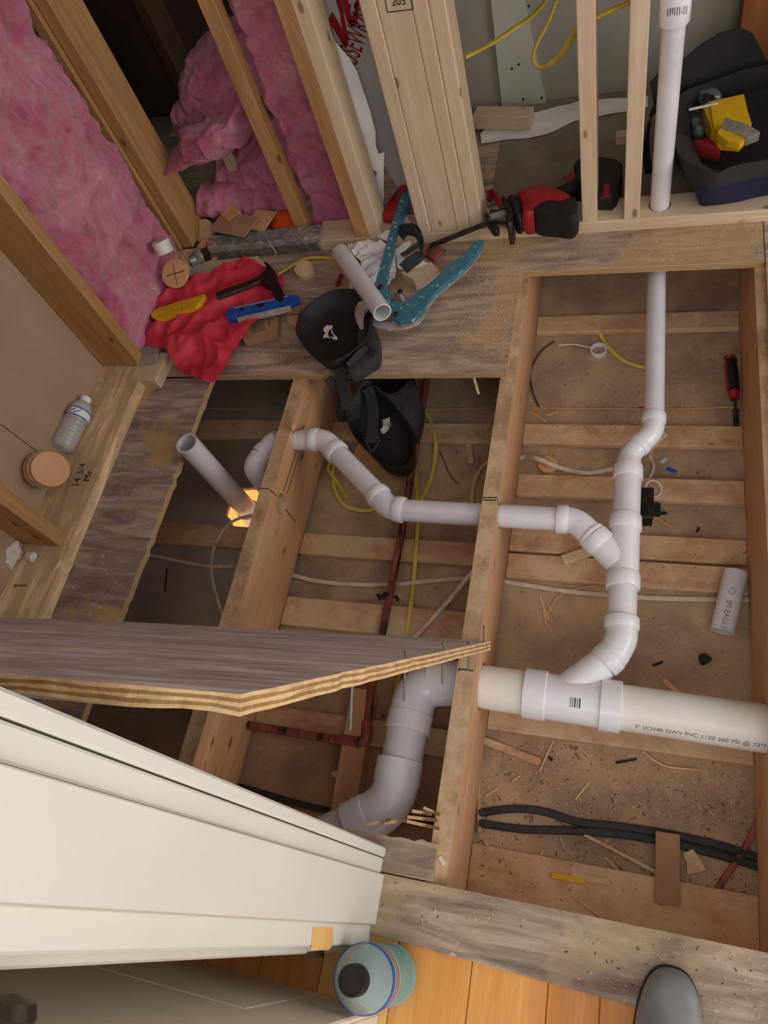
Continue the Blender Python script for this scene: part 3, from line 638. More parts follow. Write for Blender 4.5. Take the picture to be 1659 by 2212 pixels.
cable('electric_cable', [(1035, 1756), (1110, 1747), (1180, 1754), (1250, 1776), (1340, 1786), (1450, 1803), (1560, 1828), (1665, 1862)], .0085, 'blackcable', 'upper black cable of the pair crossing the bottom of the right bay')
cable('electric_cable', [(1035, 1778), (1130, 1791), (1230, 1794), (1330, 1801), (1440, 1819), (1550, 1846), (1665, 1880)], .0085, 'blackcable', 'lower black cable of the pair crossing the bottom of the right bay')
cable('electric_cable', [(480, 1690), (560, 1712), (650, 1738), (760, 1760), (950, 1778)], .0085, 'blackcable', 'black cable in shadow behind the thick elbow')
cable('thin_wire', [(1125, 881), (1300, 883), (1440, 884), (1600, 879)], .0016, 'plug', 'fine pale wire stretched across the right bay', cat='wire', flat=1)
cable('thin_wire', [(440, 882), (520, 884), (600, 880)], .0016, 'plug', 'fine pale wire across the dark top of the left bay', cat='wire', flat=1)
cable('thin_wire', [(920, 884), (1000, 883), (1068, 880)], .0016, 'plug', 'fine pale wire behind the copper pipe in the middle bay', cat='wire', flat=1)
cable('thin_wire', [(1206, 746, -.25), (1240, 744, -.262), (1280, 752, -.262)], .0022, 'foam', 'short white wire touching the white ring', cat='wire', flat=1)
cable('dry_twig', [(1198, 737), (1170, 758), (1150, 790), (1145, 815), (1152, 850), (1164, 878)], .0028, 'darkwood', 'thin dark twig curving along the left of the right bay', cat='twig')
cable('dry_twig', [(1652, 1715), (1640, 1765), (1610, 1830), (1560, 1905), (1525, 1960), (1485, 2025)], .0065, 'copper', 'long reddish strip of bark in the lower right corner of the right bay', cat='twig')
cable('dry_twig', [(1262, 1803), (1330, 1838), (1420, 1885), (1500, 1925), (1560, 1952)], .0042, 'strip', 'long straight brown twig below the black cables', cat='twig')
cable('dry_twig', [(1374, 1608), (1400, 1632), (1440, 1655), (1508, 1663)], .0020, 'plugside', 'thin pale curved twig below the thick pipe', cat='twig')
cable('dry_twig', [(1182, 1325), (1205, 1290), (1245, 1272), (1310, 1262)], .0020, 'plug', 'thin tan strand curving over the white cable left of the main pipe', cat='twig')
cable('dry_twig', [(950, 975), (965, 1010), (975, 1030), (990, 1045)], .0014, 'darkwood', 'hair thin dark strand right of the yellow cable', cat='twig')
cable('dry_twig', [(1060, 905, -.2), (1045, 950), (1022, 1035), (1018, 1080)], .0038, 'strip', 'split brown stick leaning on the middle joist', cat='twig')
cable('electric_cable', [(1075, 985), (1040, 1010), (1022, 1050), (1020, 1095), (1032, 1150)], .006, 'strip', 'brown dusty cable bending beside the middle joist', cat='cable')
# rings cut from pipe
def ring(u, v, r, axis, h, label, z=None):
    c = at(u, v, ZC + .012 if z is None else z); a = V(axis).normalized(); return mk('pipe_ring', MB().hollow(c - a * h / 2, c + a * h / 2, r, .0032, 28), 'pvc2', label=label, cat='pipe ring', smooth=True)
ring(1293, 757, .0235, (0, 0, 1), .015, 'white ring cut from pipe, lying flat by the yellow cable', ZC + .0085)
ring(1411, 1056, .0225, (.35, -.25, .8), .008, 'white ring cut from pipe, propped beside the main pipe', ZB + .014)
# offcut with lettering
oc = root('pipe_offcut', at(1575, 1300, ZC), 'short white pipe offcut with printed lettering leaning on the battens of the right bay', 'pipe offcut')
o0 = at(1590, 1236, -.222); o1 = at(1560, 1365, -.240); ro = rpx(1575, 1300, -.23, 49)
mk('pipe', MB().hollow(o0, o1, ro, .004, 36), 'pvc', oc, smooth=True, base=False)
ax = (o1 - o0).normalized(); f = lambda s, t: onpipe(o0 + ax * .078, ax, ro * 1.03, .22 - t / ro, s)
tb = text_mb('JM EAGLE', None, None, None, .0165, wrap=f); mk('print_marks', tb, 'greyink', oc, base=False)
mk('print_marks', MB().tube([onpipe(o0 + ax * .055, ax, ro * 1.03, .05 + .25 * math.cos(t), .008 * math.sin(t)) for t in [i * .7 for i in range(9)]], .0005, 4), 'greyink', oc, base=False)
# screwdriver
sd = root('screwdriver', at(1585, 850, ZC), 'black and red handled screwdriver with dark blade by the right joist', 'screwdriver')
s0, s1, s2, s3, s4 = at(1578, 772, ZC + .026), at(1585, 845, ZC + .024), at(1587, 862, ZC + .02), at(1588, 870, ZC + .016), at(1592, 935, ZC + .006)
d = (s1 - s0).normalized(); mk('handle', MB().lathe(s0, [(0, 0), (.012, .001), (.0155, .008), (.0145, .03), (.0165, .06), (.0145, (s1 - s0).length), (0, (s1 - s0).length)], 16, d), 'black', sd, smooth=True)
mk('collar', MB().tube([s1, s2], [.0150, .011], 16), 'red', sd, smooth=True, label='red end collar'); mk('collar', MB().tube([s0 - d * .001, s0 + d * .012], [.0125, .0166], 16), 'red', sd, smooth=True)
mk('collar', MB().tube([s0 + V((-.0125, 0, .004)), s1 + V((-.0125, 0, .004))], .0048, 8), 'red', sd, smooth=True)
mk('shank', MB().tube([s2, s3, s3.lerp(s4, .25), s3.lerp(s4, .26), s4], [.0032, .0032, .0032, .0075, .0065], 12), 'darksteel', sd, smooth=True)
mk('tip', MB().tube([s4, s4 + d * .008], [.007, .004], 8), 'steel', sd)

# ================================================================ LITTER IN THE BAYS
def slat(name, u0, v0, u1, v1, wpx, h, m_, label, z=ZC + .001, cat='wood scrap', group=None, tilt=0):
    a, b = at(u0, v0, z), at(u1, v1, z); d = b - a; L = d.length; d.normalize(); s = Z.cross(d).normalized(); w_ = 2 * rpx((u0 + u1) / 2, (v0 + v1) / 2, z, wpx)
    c = (a + b) / 2 + Z * (h / 2 + .0003); return mk(name, MB().obox(c, (d, s, d.cross(s)), (L, w_, h), bev=min(.0015, h * .3)), m_, label=label, cat=cat, group=group, base=False)
slat('wood_scrap', 1442, 1800, 1441, 1955, 50, .010, 'card', 'flat reddish brown wood scrap lying under the black cables', ZB + .0005)
slat('yellow_strip', 1190, 1890, 1264, 1904, 12, .005, 'yellow', 'short yellow strip on the lower batten of the right bay', ZB + .0005, 'strip')
slat('wood_scrap', 1232, 1892, 1318, 1906, 13, .004, 'plugside', 'pale ribbed wood scrap beside the short yellow strip', ZB + .0005)
mk('wood_chip', MB().prism([at(u, v, ZC) for u, v in ((1474, 1845), (1495, 1835), (1507, 1850), (1524, 1880), (1505, 1886), (1484, 1889), (1482, 1865))], ZC + .0005, ZC + .010), 'plugside', label='chunky torn plywood chip right of the flat wood scrap', cat='wood scrap')
slat('wedge', 1215, 1213, 1279, 1192, 22, .012, 'plugside', 'small wooden wedge on the batten left of the wye', ZB + .0005)
slat('wood_scrap', 1011, 940, 1018, 1005, 13, .012, 'strip', 'narrow dark stick beside the middle joist under the knee pad end', ZC + .001)
slat('wood_scrap', 1045, 1600, 1168, 1648, 17, .006, 'strip', 'weathered splinter at the left edge of the right bay below the thick pipe')
slat('wood_scrap', 1105, 1580, 1282, 1593, 10, .006, 'darkwood', 'dark weathered splinter just below the thick pipe')
slat('wood_scrap', 1432, 1468, 1468, 1500, 11, .004, 'plug', 'flat sliver of wood above the thick pipe near its wye')
slat('plywood_sliver', 1021, 806, 1034, 852, 6, .003, 'plugside', 'thin sliver hanging from the cut plywood edge over the middle bay', -.03)
slat('wood_scrap', 1030, 1560, 1036, 1800, 8, .006, 'strip', 'long thin lath standing along the middle joist beside the black cables', ZC + .001)
# brown block of foam rock
def blob(name, u, v, z, rx, ry, rz, m_, label, cat, seed=0, amp=.35, sub=3, fr=22):
    bm = bmesh.new(); bmesh.ops.create_icosphere(bm, subdivisions=sub, radius=1); c = at(u, v, z + rz * .6); mb = MB()
    for q in bm.verts:
        k = 1 + amp * nz(q.co * 1.3, 1, seed) + amp * .5 * nz(q.co * 3.1, 1, seed + 3); q.co = V((q.co.x * rx * k, q.co.y * ry * k, max(q.co.z * rz * k, -rz * .6 + .0004)))
    bm.verts.ensure_lookup_table(); mb.add([c + q.co for q in bm.verts], [tuple(x.index for x in f.verts) for f in bm.faces]); bm.free(); return mk(name, mb, m_, label=label, cat=cat, smooth=True)
mk('rubber_chip', MB().prism([at(u, v, ZC) for u, v in ((1508, 1418), (1522, 1414), (1537, 1426), (1530, 1432), (1519, 1438), (1511, 1433))], ZC + .0005, ZC + .012), 'black', label='small black chunk on the ceiling board of the right bay', cat='chunk')
# metal box beside main pipe
jb = root('electrical_box', at(1395, 1100, ZC), 'small dark blackened electrical box right of the main pipe above the wye', 'electrical box')
b0 = at(1398, 1105, ZC); mk('box', MB().obox(b0 + V((-.004, .0, .025)), (X, Y, Z), (.034, .088, .048), bev=.003), 'darksteel', jb, base=False)
mk('clip', MB().obox(b0 + V((.024, .0, .012)), (X, Y, Z), (.014, .028, .02), bev=.001).obox(b0 + V((.036, -.006, .006)), (X, Y, Z), (.022, .006, .004)), 'black', jb, base=False)
slat('blue_scrap', 1440, 1012, 1462, 1020, 9, .0015, 'blue', 'thin blue plastic scrap near the hooked white cable', ZC + .0004, 'scrap')
slat('blue_scrap', 1428, 1000, 1440, 990, 8, .0012, 'foam', 'pale plastic scrap beside the hooked white cable', ZC + .0004, 'scrap')
# sawdust and small splinters
def chips(name, polys, z, num, lmin, lmax, mats, seed, wd=.0009):
    r = random.Random(seed); mb = MB()
    for _ in range(num):
        x0, x1, y0, y1 = r.choice(polys); x, y = r.uniform(x0, x1), r.uniform(y0, y1); a = r.uniform(0, math.pi); L = r.uniform(lmin, lmax) * r.random() + lmin
        d = V((math.cos(a), math.sin(a), r.uniform(-.1, .3))).normalized(); s = V((-d.y, d.x, 0)).normalized(); w_ = wd * r.uniform(.5, 1.7)
        c = V((x, y, z + .0006 + abs(d.z) * L / 2)); e = d.cross(s).normalized() * .0004
        p = [c - d * L / 2 - s * w_, c + d * L / 2 - s * w_ * .4, c + d * L / 2 + s * w_ * .4, c - d * L / 2 + s * w_]
        k = len(mb.v); mb.v += p + [c + e * 2]; mi = r.randrange(len(mats)); mb.f += [(k, k + 1, k + 4), (k + 1, k + 2, k + 4), (k + 2, k + 3, k + 4), (k + 3, k, k + 4)]; mb.m += [mi] * 4
    return mk(name, mb, mats, label='fine pale sawdust and splinters scattered over the opened floor', cat='sawdust', kind='stuff', base=False)
ch = ['plugside', 'plugside', 'plug', 'strip', 'darkwood']
chips('sawdust', [(-.275, .28, .13, .37), (-.275, .28, .13, .37), (-.275, .28, .44, 1.55)], ZC, 2600, .0015, .013, ch + ['plugside'], 1)
chips('sawdust', [(-.855, -.325, .2, 1.5)], ZC, 450, .002, .010, ch, 2)
chips('sawdust', [(-.275, .28, .02, .13), (-.275, .28, .76, .9), (-.275, .28, 1.17, 1.23)], ZB, 380, .002, .012, ch, 3)
chips('sawdust', [(-.40, .3, -.07, .028), (.0, .6, -.09, .028)], 0, 260, .0015, .009, ['plugside', 'strip', 'plug', 'darkwood', 'ply_front'], 4)
chips('sawdust', [(-.5, -.30, 1.22, 1.62), (-.5, .3, 1.57, 1.68), (-.45, -.3, 1.3, 1.6), (-1.1, -.5, 1.22, 1.35)], 0, 900, .0015, .008, ['plugside', 'plugside', 'foam', 'plug'], 5)
chips('sawdust', [(-1.35, -1.16, .5, 1.2)], 0, 120, .0015, .006, ['plugside', 'foam'], 6)
for i, (u0, v0, u1, v1) in enumerate([(1243, 1728, 1272, 1690), (1106, 1688, 1125, 1675), (1210, 1810, 1222, 1838), (1048, 1720, 1078, 1702), (1298, 1603, 1390, 1605), (1165, 1668, 1195, 1600), (1045, 1815, 1074, 1856), (1305, 1850, 1340, 1885), (1358, 1889, 1398, 1932), (1168, 1850, 1172, 1838),
                                   (1152, 892, 1180, 912), (1180, 898, 1205, 890), (1166, 1288, 1185, 1340), (1172, 1310, 1180, 1350), (1182, 1305, 1203, 1338), (1395, 1142, 1418, 1118), (1418, 1118, 1450, 1140), (1270, 925, 1297, 944), (1240, 1938, 1300, 1982)]):
    slat('wood_splinter', u0, v0, u1, v1, 4.5 if i != 4 else 8, .0022, ['plugside', 'plug', 'strip'][i % 3], 'loose wooden splinter lying in the sawdust of the right bay', group='loose splinters in the right bay', z=ZC + .001 if i not in (17, 18, 10, 11) else ZB + .001, cat='splinter')
for u0, v0, u1, v1 in ((1330, 1648, 1375, 1640), (1185, 1635, 1193, 1643), (1410, 1438, 1432, 1430), (1505, 1150, 1510, 1140)):
    slat('black_scrap', u0, v0, u1, v1, 5, .003, 'black', 'small black sliver in the dust of the right bay', group='black slivers in the right bay', cat='scrap')
for u0, v0, u1, v1 in ((361, 1228, 357, 1280),):
    slat('nail', u0, v0, u1, v1, 3, .003, 'ink', 'long dark nail lying on the grey ceiling board of the left bay', cat='nail')
for i, (u, v, z, s) in enumerate([(885, 772, -.2, 1)]):
    pass

# ================================================================ ON THE FLOOR AND PLATE, LEFT
def disc(name, u, v, z, r, h, label, tilt=(0, 0, 1), top='plug', side='plugside', cross=False, cat='wood plug', group=None):
    c = at(u, v, z); a = V(tilt).normalized(); rt = root(name, c, label, cat, group)
    mb = MB().lathe(c, [(0, 0), (r * .97, 0), (r, h * .1), (r, h * .93), (r * .97, h), (0, h)], 36, a); o = mk('disc', mb, [side, top], rt)
    for p in o.data.polygons:
        if p.normal.dot(a) > .9: p.material_index = 1
    if cross:
        e1 = (X - a * a.x).normalized(); e2 = a.cross(e1); th = cross if cross is not True else .15; f1 = e1 * math.cos(th) + e2 * math.sin(th); f2 = a.cross(f1)
        mb = MB(); mb.obox(c + a * (h + .0004), (f1, f2, a), (r * 1.4, .0022, .0006)); mb.obox(c + a * (h + .0004), (f2, f1, a), (r * 1.5, .0016, .0006)); mk('pencil_cross', mb, 'ink', rt, label='black crossed lines')
    return rt
disc('wood_disc', 94, 1017, atx(94, 1017, -1.470).z, .050, .012, 'lowest round plywood disc of the stack beside the plastic bottle', (.75, -.1, .66), cat='wood disc')
disc('wood_disc', 100, 1016, atx(100, 1016, -1.452).z, .048, .012, 'middle round plywood disc of the stack beside the plastic bottle', (.75, -.1, .66), cat='wood disc')
disc('wood_disc', 108, 1015, atx(108, 1015, -1.435).z, .047, .010, 'topmost orange round disc of the stack beside the plastic bottle', (.75, -.1, .66), cat='wood disc')
disc('wood_plug', 146, 1234, .0005, .026, .036, 'short round wooden plug standing where plate meets plywood, left edge', (-.55, .15, .8))
disc('wood_plug', 662, 592, .0005, .029, .028, 'pale round wooden plug on the floor left of the loose white pipe', (.0, -.06, 1), top='plugside')
disc('wood_plug', 1184, 1008, ZC + .001, .026, .014, 'round wood plug under the white cable in the right bay')
disc('wood_disc', 380, 592, atx(380, 592, -1.325).z, .043, .006, 'tilted round wood disc with black cross beside the pink insulation', (.12, -.52, .85), cross=.25, cat='wood disc')
disc('wood_disc', 450, 545, .02, .040, .008, 'round wood disc with black cross behind the foil finned heater element', (.1, -.5, .85), cross=.1, cat='wood disc')
disc('wood_disc', 446, 502, .03, .038, .018, 'pale round wood plug leaning behind the crossed disc', (-.1, -.5, .85), top='plugside', cat='wood disc')
disc('wood_disc', 648, 682, .0008, .040, .006, 'orange wood disc with a pencil line half under the upper knee pad', (0, 0, 1), cross=.05, cat='wood disc')
disc('wood_disc', 815, 985, ZC + .002, .070, .005, 'large reddish wood disc in the middle bay under the lower knee pad', (.15, 0, 1), top='plug', cat='wood disc')
c = atx(357, 545, -1.335); mk('round_plug', MB().lathe(c, [(0, 0), (.026, 0), (.0265, .002), (.0265, .032), (.025, .036), (0, .036)], 28, V((-.15, .35, .9))), 'whitepaint', label='white round plug perched above the crossed wood disc beside the pink insulation', cat='plug', smooth=True)
# nail on the plate
p0, p1 = at(33, 1265, .0405), at(58, 1264, .0405); mk('nail', MB().tube([p0, p1], .0018, 8).tube([p0, p0 + X * .002], .0042, 10), 'nail', label='loose nail lying on the bottom plate at the left edge', cat='nail')
blob('foam_chunk', 14, 1198, .0385, .036, .045, .03, 'foam', 'large crumbly white foam chunk at the left edge', 'foam chunk', 2, .5)
blob('foam_chunk', 68, 1201, .0385, .014, .013, .011, 'foam', 'small white foam crumb right of the large chunk', 'foam chunk', 5, .5)
# pencilled figures on the plate
a = at(168, 1052, .0386); d = (at(195, 975, .0386) - a).normalized(); tb = text_mb('14 3/4\n''  Mr', a, d, Z.cross(d), .03); 
mk('pencil_figures', tb, 'ink', [o for o in sc.objects if o.name == 'bottle' ][0] if False else wl, label='small pencilled figures')
# clear bottle lying on the plate
bl = root('plastic_bottle', at(150, 920, .0385), 'clear empty plastic water bottle with blue and white label lying on the bottom plate', 'bottle')
b0, b1 = at(132, 970, .072), at(186, 862, .072); ax = (b1 - b0).normalized(); L = (b1 - b0).length
prof = [(.0, 0), (.022, .001), (.030, .008)] 
for i in range(14): t = i / 13; prof.append((.0315 + (.0016 if i % 2 else -.0008), .012 + t * L * .50))
prof += [(.0325, L * .56), (.0325, L * .74), (.031, L * .78), (.024, L * .87), (.013, L * .94), (.012, L)]
ins = [(max(r_ - .0012, .0), h) for r_, h in prof][::-1]
mk('bottle_body', MB().lathe(b0, prof + ins[:-1] + [(0, .002)], 32, ax), 'clear', bl, smooth=True, base=False)
lb_ = MB()
lb_.lathe(b0, [(.0329, L * .57), (.0329, L * .73)], 40, ax); o = mk('label', lb_, ['paper', 'blue'], bl, smooth=True, base=False, label='white and blue paper label')
mk('label_band', MB().lathe(b0, [(.0332, L * .57), (.0332, L * .592)], 40, ax).lathe(b0, [(.0332, L * .71), (.0332, L * .73)], 40, ax), 'blue', bl, smooth=True, base=False)
sd_ = MB(); a_ = (Z - ax * ax.z).normalized(); b_ = ax.cross(a_)
for i in range(12):
    for j in range(3): 
        th = -.5 + j * .45; q = b0 + ax * (L * (.61 + .08 * (i / 12))) + (a_ * math.cos(th + .04 * i) + b_ * math.sin(th + .04 * i)) * .0334
        sd_.obox(q, (ax, b_, a_), (.0022, .003, .0008))
mk('label_emblem', sd_, 'blue', bl, base=False)
mk('cap', MB().lathe(b0 + ax * (L - .012), [(0, .016), (.0135, .016), (.0145, .013), (.0145, 0), (0, 0)], 24, ax), 'paper', bl, smooth=True, base=False)
# blocks by the corner
slat('wood_block', 322, 838, 352, 778, 64, .038, 'new_y', 'pale pinkish offcut block with yellow glue patch next to the red bag', 0.0)
slat('wood_block', 318, 788, 326, 752, 50, .012, 'gypgrey', 'small grey scrap board on the corner of the plate', .040)
# insulation
def batt(name, f, nu, nv, m_, label, cat='insulation', amp=.02, nrm=None, seed=0, parent=None, thick=None):
    mb = MB(); 
    for j in range(nv + 1):
        for i in range(nu + 1):
            s, t = i / nu, j / nv; p = f(s, t); e = min(s, 1 - s, t, 1 - t) * 9; e = max(0.0, min(1.0, e))
            h = amp * (1.0 * nz(p, 6, seed) + .55 * nz(p, 14, seed + 2) + .42 * (.3 - abs(nz(p, 22, seed + 4))) + .20 * nz(p, 50, seed + 5)) + amp * .9 * (e - .4)
            mb.v.append(p + nrm * h + V((nz(p, 19, seed + 7), nz(p, 21, seed + 8), nz(p, 20, seed + 9))) * amp * .45)
    for j in range(nv):
        for i in range(nu): a = j * (nu + 1) + i; mb.f.append((a, a + 1, a + nu + 2, a + nu + 1)); mb.m.append(0)
    k = len(mb.v); ring_ = [i for i in range(nu + 1)] + [j * (nu + 1) + nu for j in range(1, nv + 1)] + [nv * (nu + 1) + i for i in range(nu - 1, -1, -1)] + [j * (nu + 1) for j in range(nv - 1, 0, -1)]
    back = nrm * (thick or .05)
    for q in ring_: mb.v.append(mb.v[q] - back)
    L_ = len(ring_)
    for i in range(L_): mb.f.append((ring_[i], ring_[(i + 1) % L_], k + (i + 1) % L_, k + i)); mb.m.append(0)
    mb.f.append(tuple(k + i for i in reversed(range(L_)))); mb.m.append(0)
    return mk(name, mb, m_, parent, label=label, cat=cat, smooth=True)
batt('insulation_batt', lambda s, t: V((-1.395 + .012 * math.sin(t * 5), 1.262 + s * (.405 - .02 * t), .04 + t * 1.75)), 120, 420, 'pink', 'large fluffy pink insulation batt filling the left wall beside the leaning stud', amp=.030, nrm=X, seed=1, thick=.03)
batt('insulation_batt', lambda s, t: V((-.965 + s * .16, 1.795 + .01 * math.sin(s * 3), .004 + t * 1.9)), 60, 420, 'pink', 'narrow pink insulation batt squeezed right of the slim old stud', amp=.026, nrm=-Y, seed=4, thick=.03)
def quadf(c, y0, dy):
    P = [aty(u, v, y0 + d) for (u, v), d in zip(c, dy)]
    return lambda s, t: P[0].lerp(P[1], s).lerp(P[3].lerp(P[2], s), t) + V((0, -.05 * math.sin(s * 3.1) * math.sin(t * 3.1), 0))
nn_ = V((0, -.85, .4)).normalized()
batt('insulation_batt', quadf([(432, 478), (665, 488), (590, 250), (470, 330)], 1.86, (0, 0, .20, .12)), 110, 110, 'pink', 'crumpled pink insulation heap low in the cavity behind the slim stud', amp=.040, nrm=nn_, seed=8, thick=.03)
batt('insulation_batt', quadf([(345, 392), (520, 318), (560, 205), (372, 290)], 1.79, (0, .01, .06, .05)), 110, 90, 'pink', 'torn pink insulation lump hanging over the edge of the corner stud', amp=.045, nrm=nn_, seed=12, thick=.03)
batt('insulation_batt', quadf([(372, 290), (565, 260), (520, 10), (400, 110)], 1.99, (0, .0, .10, .10)), 90, 110, 'pink', 'shadowed pink insulation high at the back of the dark cavity', amp=.05, nrm=nn_, seed=16, thick=.03)
batt('insulation_batt', quadf([(415, 462), (520, 462), (500, 395), (430, 400)], 1.84, (0, 0, .03, .03)), 60, 50, 'pink', 'small shredded pink insulation tuft above the wood discs in the corner', amp=.035, nrm=nn_, seed=21, thick=.02)
b = at(540, 455, .002); mk('wood_stake', MB().obox(V((b.x, b.y + .02, .16)), (X, Y, Z), (.032, .02, .32), bev=.002), 'new_z', label='short pale stake standing among the insulation in the cavity', cat='stake')
# items on the floor along the back wall
fe = root('heater_element', at(570, 530, .03), 'crushed foil wrapped finned heater element lying along the back wall', 'heater element')
f0, f1 = at(449, 538, .052), at(690, 514, .052); ax = (f1 - f0).normalized(); sdv = Z.cross(ax)
N = 64; mb = MB()
for i in range(N):
    p = f0.lerp(f1, i / N) + sdv * (.020 + .003 * nz((i * .2, 0, 0))) - Z * .025; tl = (ax + sdv * .12 * nz((i * .31, 4, 0))).normalized(); mb.obox(p, (tl, Z.cross(tl).normalized(), Z), (.0016, .040, .046 + .004 * nz((i * .5, 1, 1))))
o = mk('fins', mb, 'alu', fe); o['kind'] = 'stuff'
mb = MB(); nn = 70; mm_ = 14
for j in range(nn + 1):
    for i in range(mm_ + 1):
        p = f0.lerp(f1, j / nn); t = i / mm_; w_ = nz((j * .35, i * .5, 3)); hh = 0.0 if t > .25 else -(.25 - t) * .075
        mb.v.append(p + sdv * (max(0, t - .2) * .070 - .002 + .002 * w_) + Z * (hh + .004 + .004 * w_ + .003 * nz((j * .9, i * .9, 7))))
for j in range(nn):
    for i in range(mm_): a_ = j * (mm_ + 1) + i; mb.f.append((a_, a_ + 1, a_ + mm_ + 2, a_ + mm_ + 1)); mb.m.append(0)

mk('foil_cover', mb, 'foil', fe, smooth=True)
cc = sdv * .02 - Z * .026; mk('pipe', MB().tube([f0 - ax * .05 + cc, f1 + ax * .11 + cc], .011, 14), 'copper', fe, smooth=True)
mk('wire_tie', MB().tube(spline([at(568, 500, .064), at(578, 516, .062), at(585, 530, .058), at(596, 545, .03), at(592, 556, .01)], 4), .0022, 6), 'steel', fe, smooth=True)
a, b = at(430, 560, .03), at(412, 480, .10)
slat('cardboard_flap', 545, 492, 468, 478, 62, .004, 'card', 'dull reddish brown card lying over the wood discs in the corner', .075, 'card')
slat('card_piece', 585, 480, 540, 474, 60, .003, 'plug', 'pinkish flat card right of the dull brown card in the corner', .05, 'card')
slat('wood_block', 470, 440, 512, 478, 34, .02, 'plug', 'small pale wood offcut against the insulation in the corner', .06)
mk('board_piece', MB().prism([at(u, v, .001) for u, v in ((442, 572), (560, 560), (575, 578), (548, 600), (426, 612))], .001, .014), 'plugside', label='pale board piece under the heater element and red bag', cat='board')
mk('board_piece', MB().prism([at(u, v, .0155) for u, v in ((404, 596), (418, 572), (448, 570), (432, 602))], .0005, .018), 'drywall2', label='small pale drywall piece beside the crossed disc', cat='board')
blob('orange_cloth', 622, 482, .004, .055, .045, .03, 'orange', 'bright orange crumpled thing at the foot of the slim stud', 'cloth', 3, .35)
cable('tube_line', [(600, 592, .006), (625, 578, .006), (655, 560, .006), (690, 556, .006), (735, 560, .006)], .0055, 'yellowcable', 'short piece of yellow cable on the floor behind the round plug')
# cardboard box under the bag
bx = root('cardboard_box', at(575, 700, 0), 'flat brown cardboard carton with printed lines under the level and red bag', 'cardboard box')
cpts = [at(u, v, .02) for u, v in ((602, 676), (600, 722), (528, 738), (500, 700), (520, 672))]
mk('carton', MB().prism([V((p.x, p.y, 0)) for p in cpts], .0008, .022), 'card', bx)
mb = MB(); q0, q1, q2 = at(546, 722, .0226), at(572, 716, .0226), at(568, 686, .0226)
for i in range(9):
    t = i / 8; a = q0.lerp(q1, t); mb.obox(a + (q2 - q1) * .5, ((q2 - q1).normalized(), Z.cross((q2 - q1).normalized()), Z), ((q2 - q1).length * .85, .0010, .0004))
mk('print_lines', mb, 'ink', bx); tb = text_mb('|||l||l|l|||l||', at(583, 702, .0226), (at(581, 680, .0226) - at(583, 702, .0226)).normalized(), Z.cross((at(581, 680, .0226) - at(583, 702, .0226)).normalized()), .008); mk('print_marks', tb, 'ink', bx)
# red bag
rg = crop(4.1475, 280, 560, [(100, 600), (165, 570), (160, 430), (180, 310), (290, 190), (420, 135), (500, 150), (560, 210), (640, 215), (850, 130), (1050, 38), (1245, 105), (1400, 190), (1390, 280), (1310, 370), (1230, 480), (1170, 560), (1100, 640), (1020, 730), (940, 830), (920, 900), (860, 1040), (780, 1140), (690, 1145), (560, 1080), (440, 1000), (360, 850), (250, 830), (165, 805), (150, 700)])
zr_ = .034
def rz(x, y):
    q = 1.0 - abs(nz((x * 6, y * 6, 0), 1, 3)) * 2; q2 = 1 - abs(nz((x * 13 + .3, y * 13, 0), 1, 8)) * 2.2; fl = max(0., min(1., (-.99 - x) / .2))
    q3 = 1 - abs(nz((x * 24 + 1.3, y * 20, 0), 1, 5)) * 2.6; return zr_ + (.006 + .022 * fl) * q + .009 * q2 * (.4 + fl) + .0045 * q3 * (.5 + fl)
mk('red_bag', sheet([at(u, v, zr_) for u, v in rg], rz, .006, .0012), 'redcloth', label='crumpled translucent red plastic bag spread under the hammer and level', cat='plastic bag', smooth=True)
# utility knife
kn = root('utility_knife', at(387, 665, .08), 'yellow handled folding knife resting on the red bag', 'knife')
kp = crop(4.1475, 280, 560, [(200, 510), (230, 470), (450, 395), (680, 330), (640, 400), (600, 440), (420, 510), (250, 555), (212, 540)])
mk('handle', MB().prism([at(u, v, .072) for u, v in kp], .062, .080), 'yellow', kn)
mk('bolster', MB().prism([at(u, v, .07) for u, v in crop(4.1475, 280, 560, [(185, 520), (205, 505), (245, 555), (200, 560)])], .06, .076), 'darksteel', kn)
# hammer
hm = root('hammer', at(540, 610, .06), 'dark rusty steel hammer lying on the red bag, head towards the level', 'hammer')
h0, h1, h2 = at(470, 640, .068), at(545, 612, .068), at(572, 600, .068)
mk('handle', MB().tube([h0, h0.lerp(h1, .4), h1, h2], [.0165, .0145, .0125, .013], 8, flat=.7), 'darksteel', hm)
hp = crop(4.1475, 280, 560, [(1160, 190), (1240, 110), (1215, 40), (1250, 60), (1310, 130), (1340, 220), (1385, 310), (1380, 350), (1310, 365), (1290, 320), (1260, 250), (1200, 235)])
mk('head', MB().prism([at(u, v, .062) for u, v in hp], .05, .074), 'darksteel', hm)
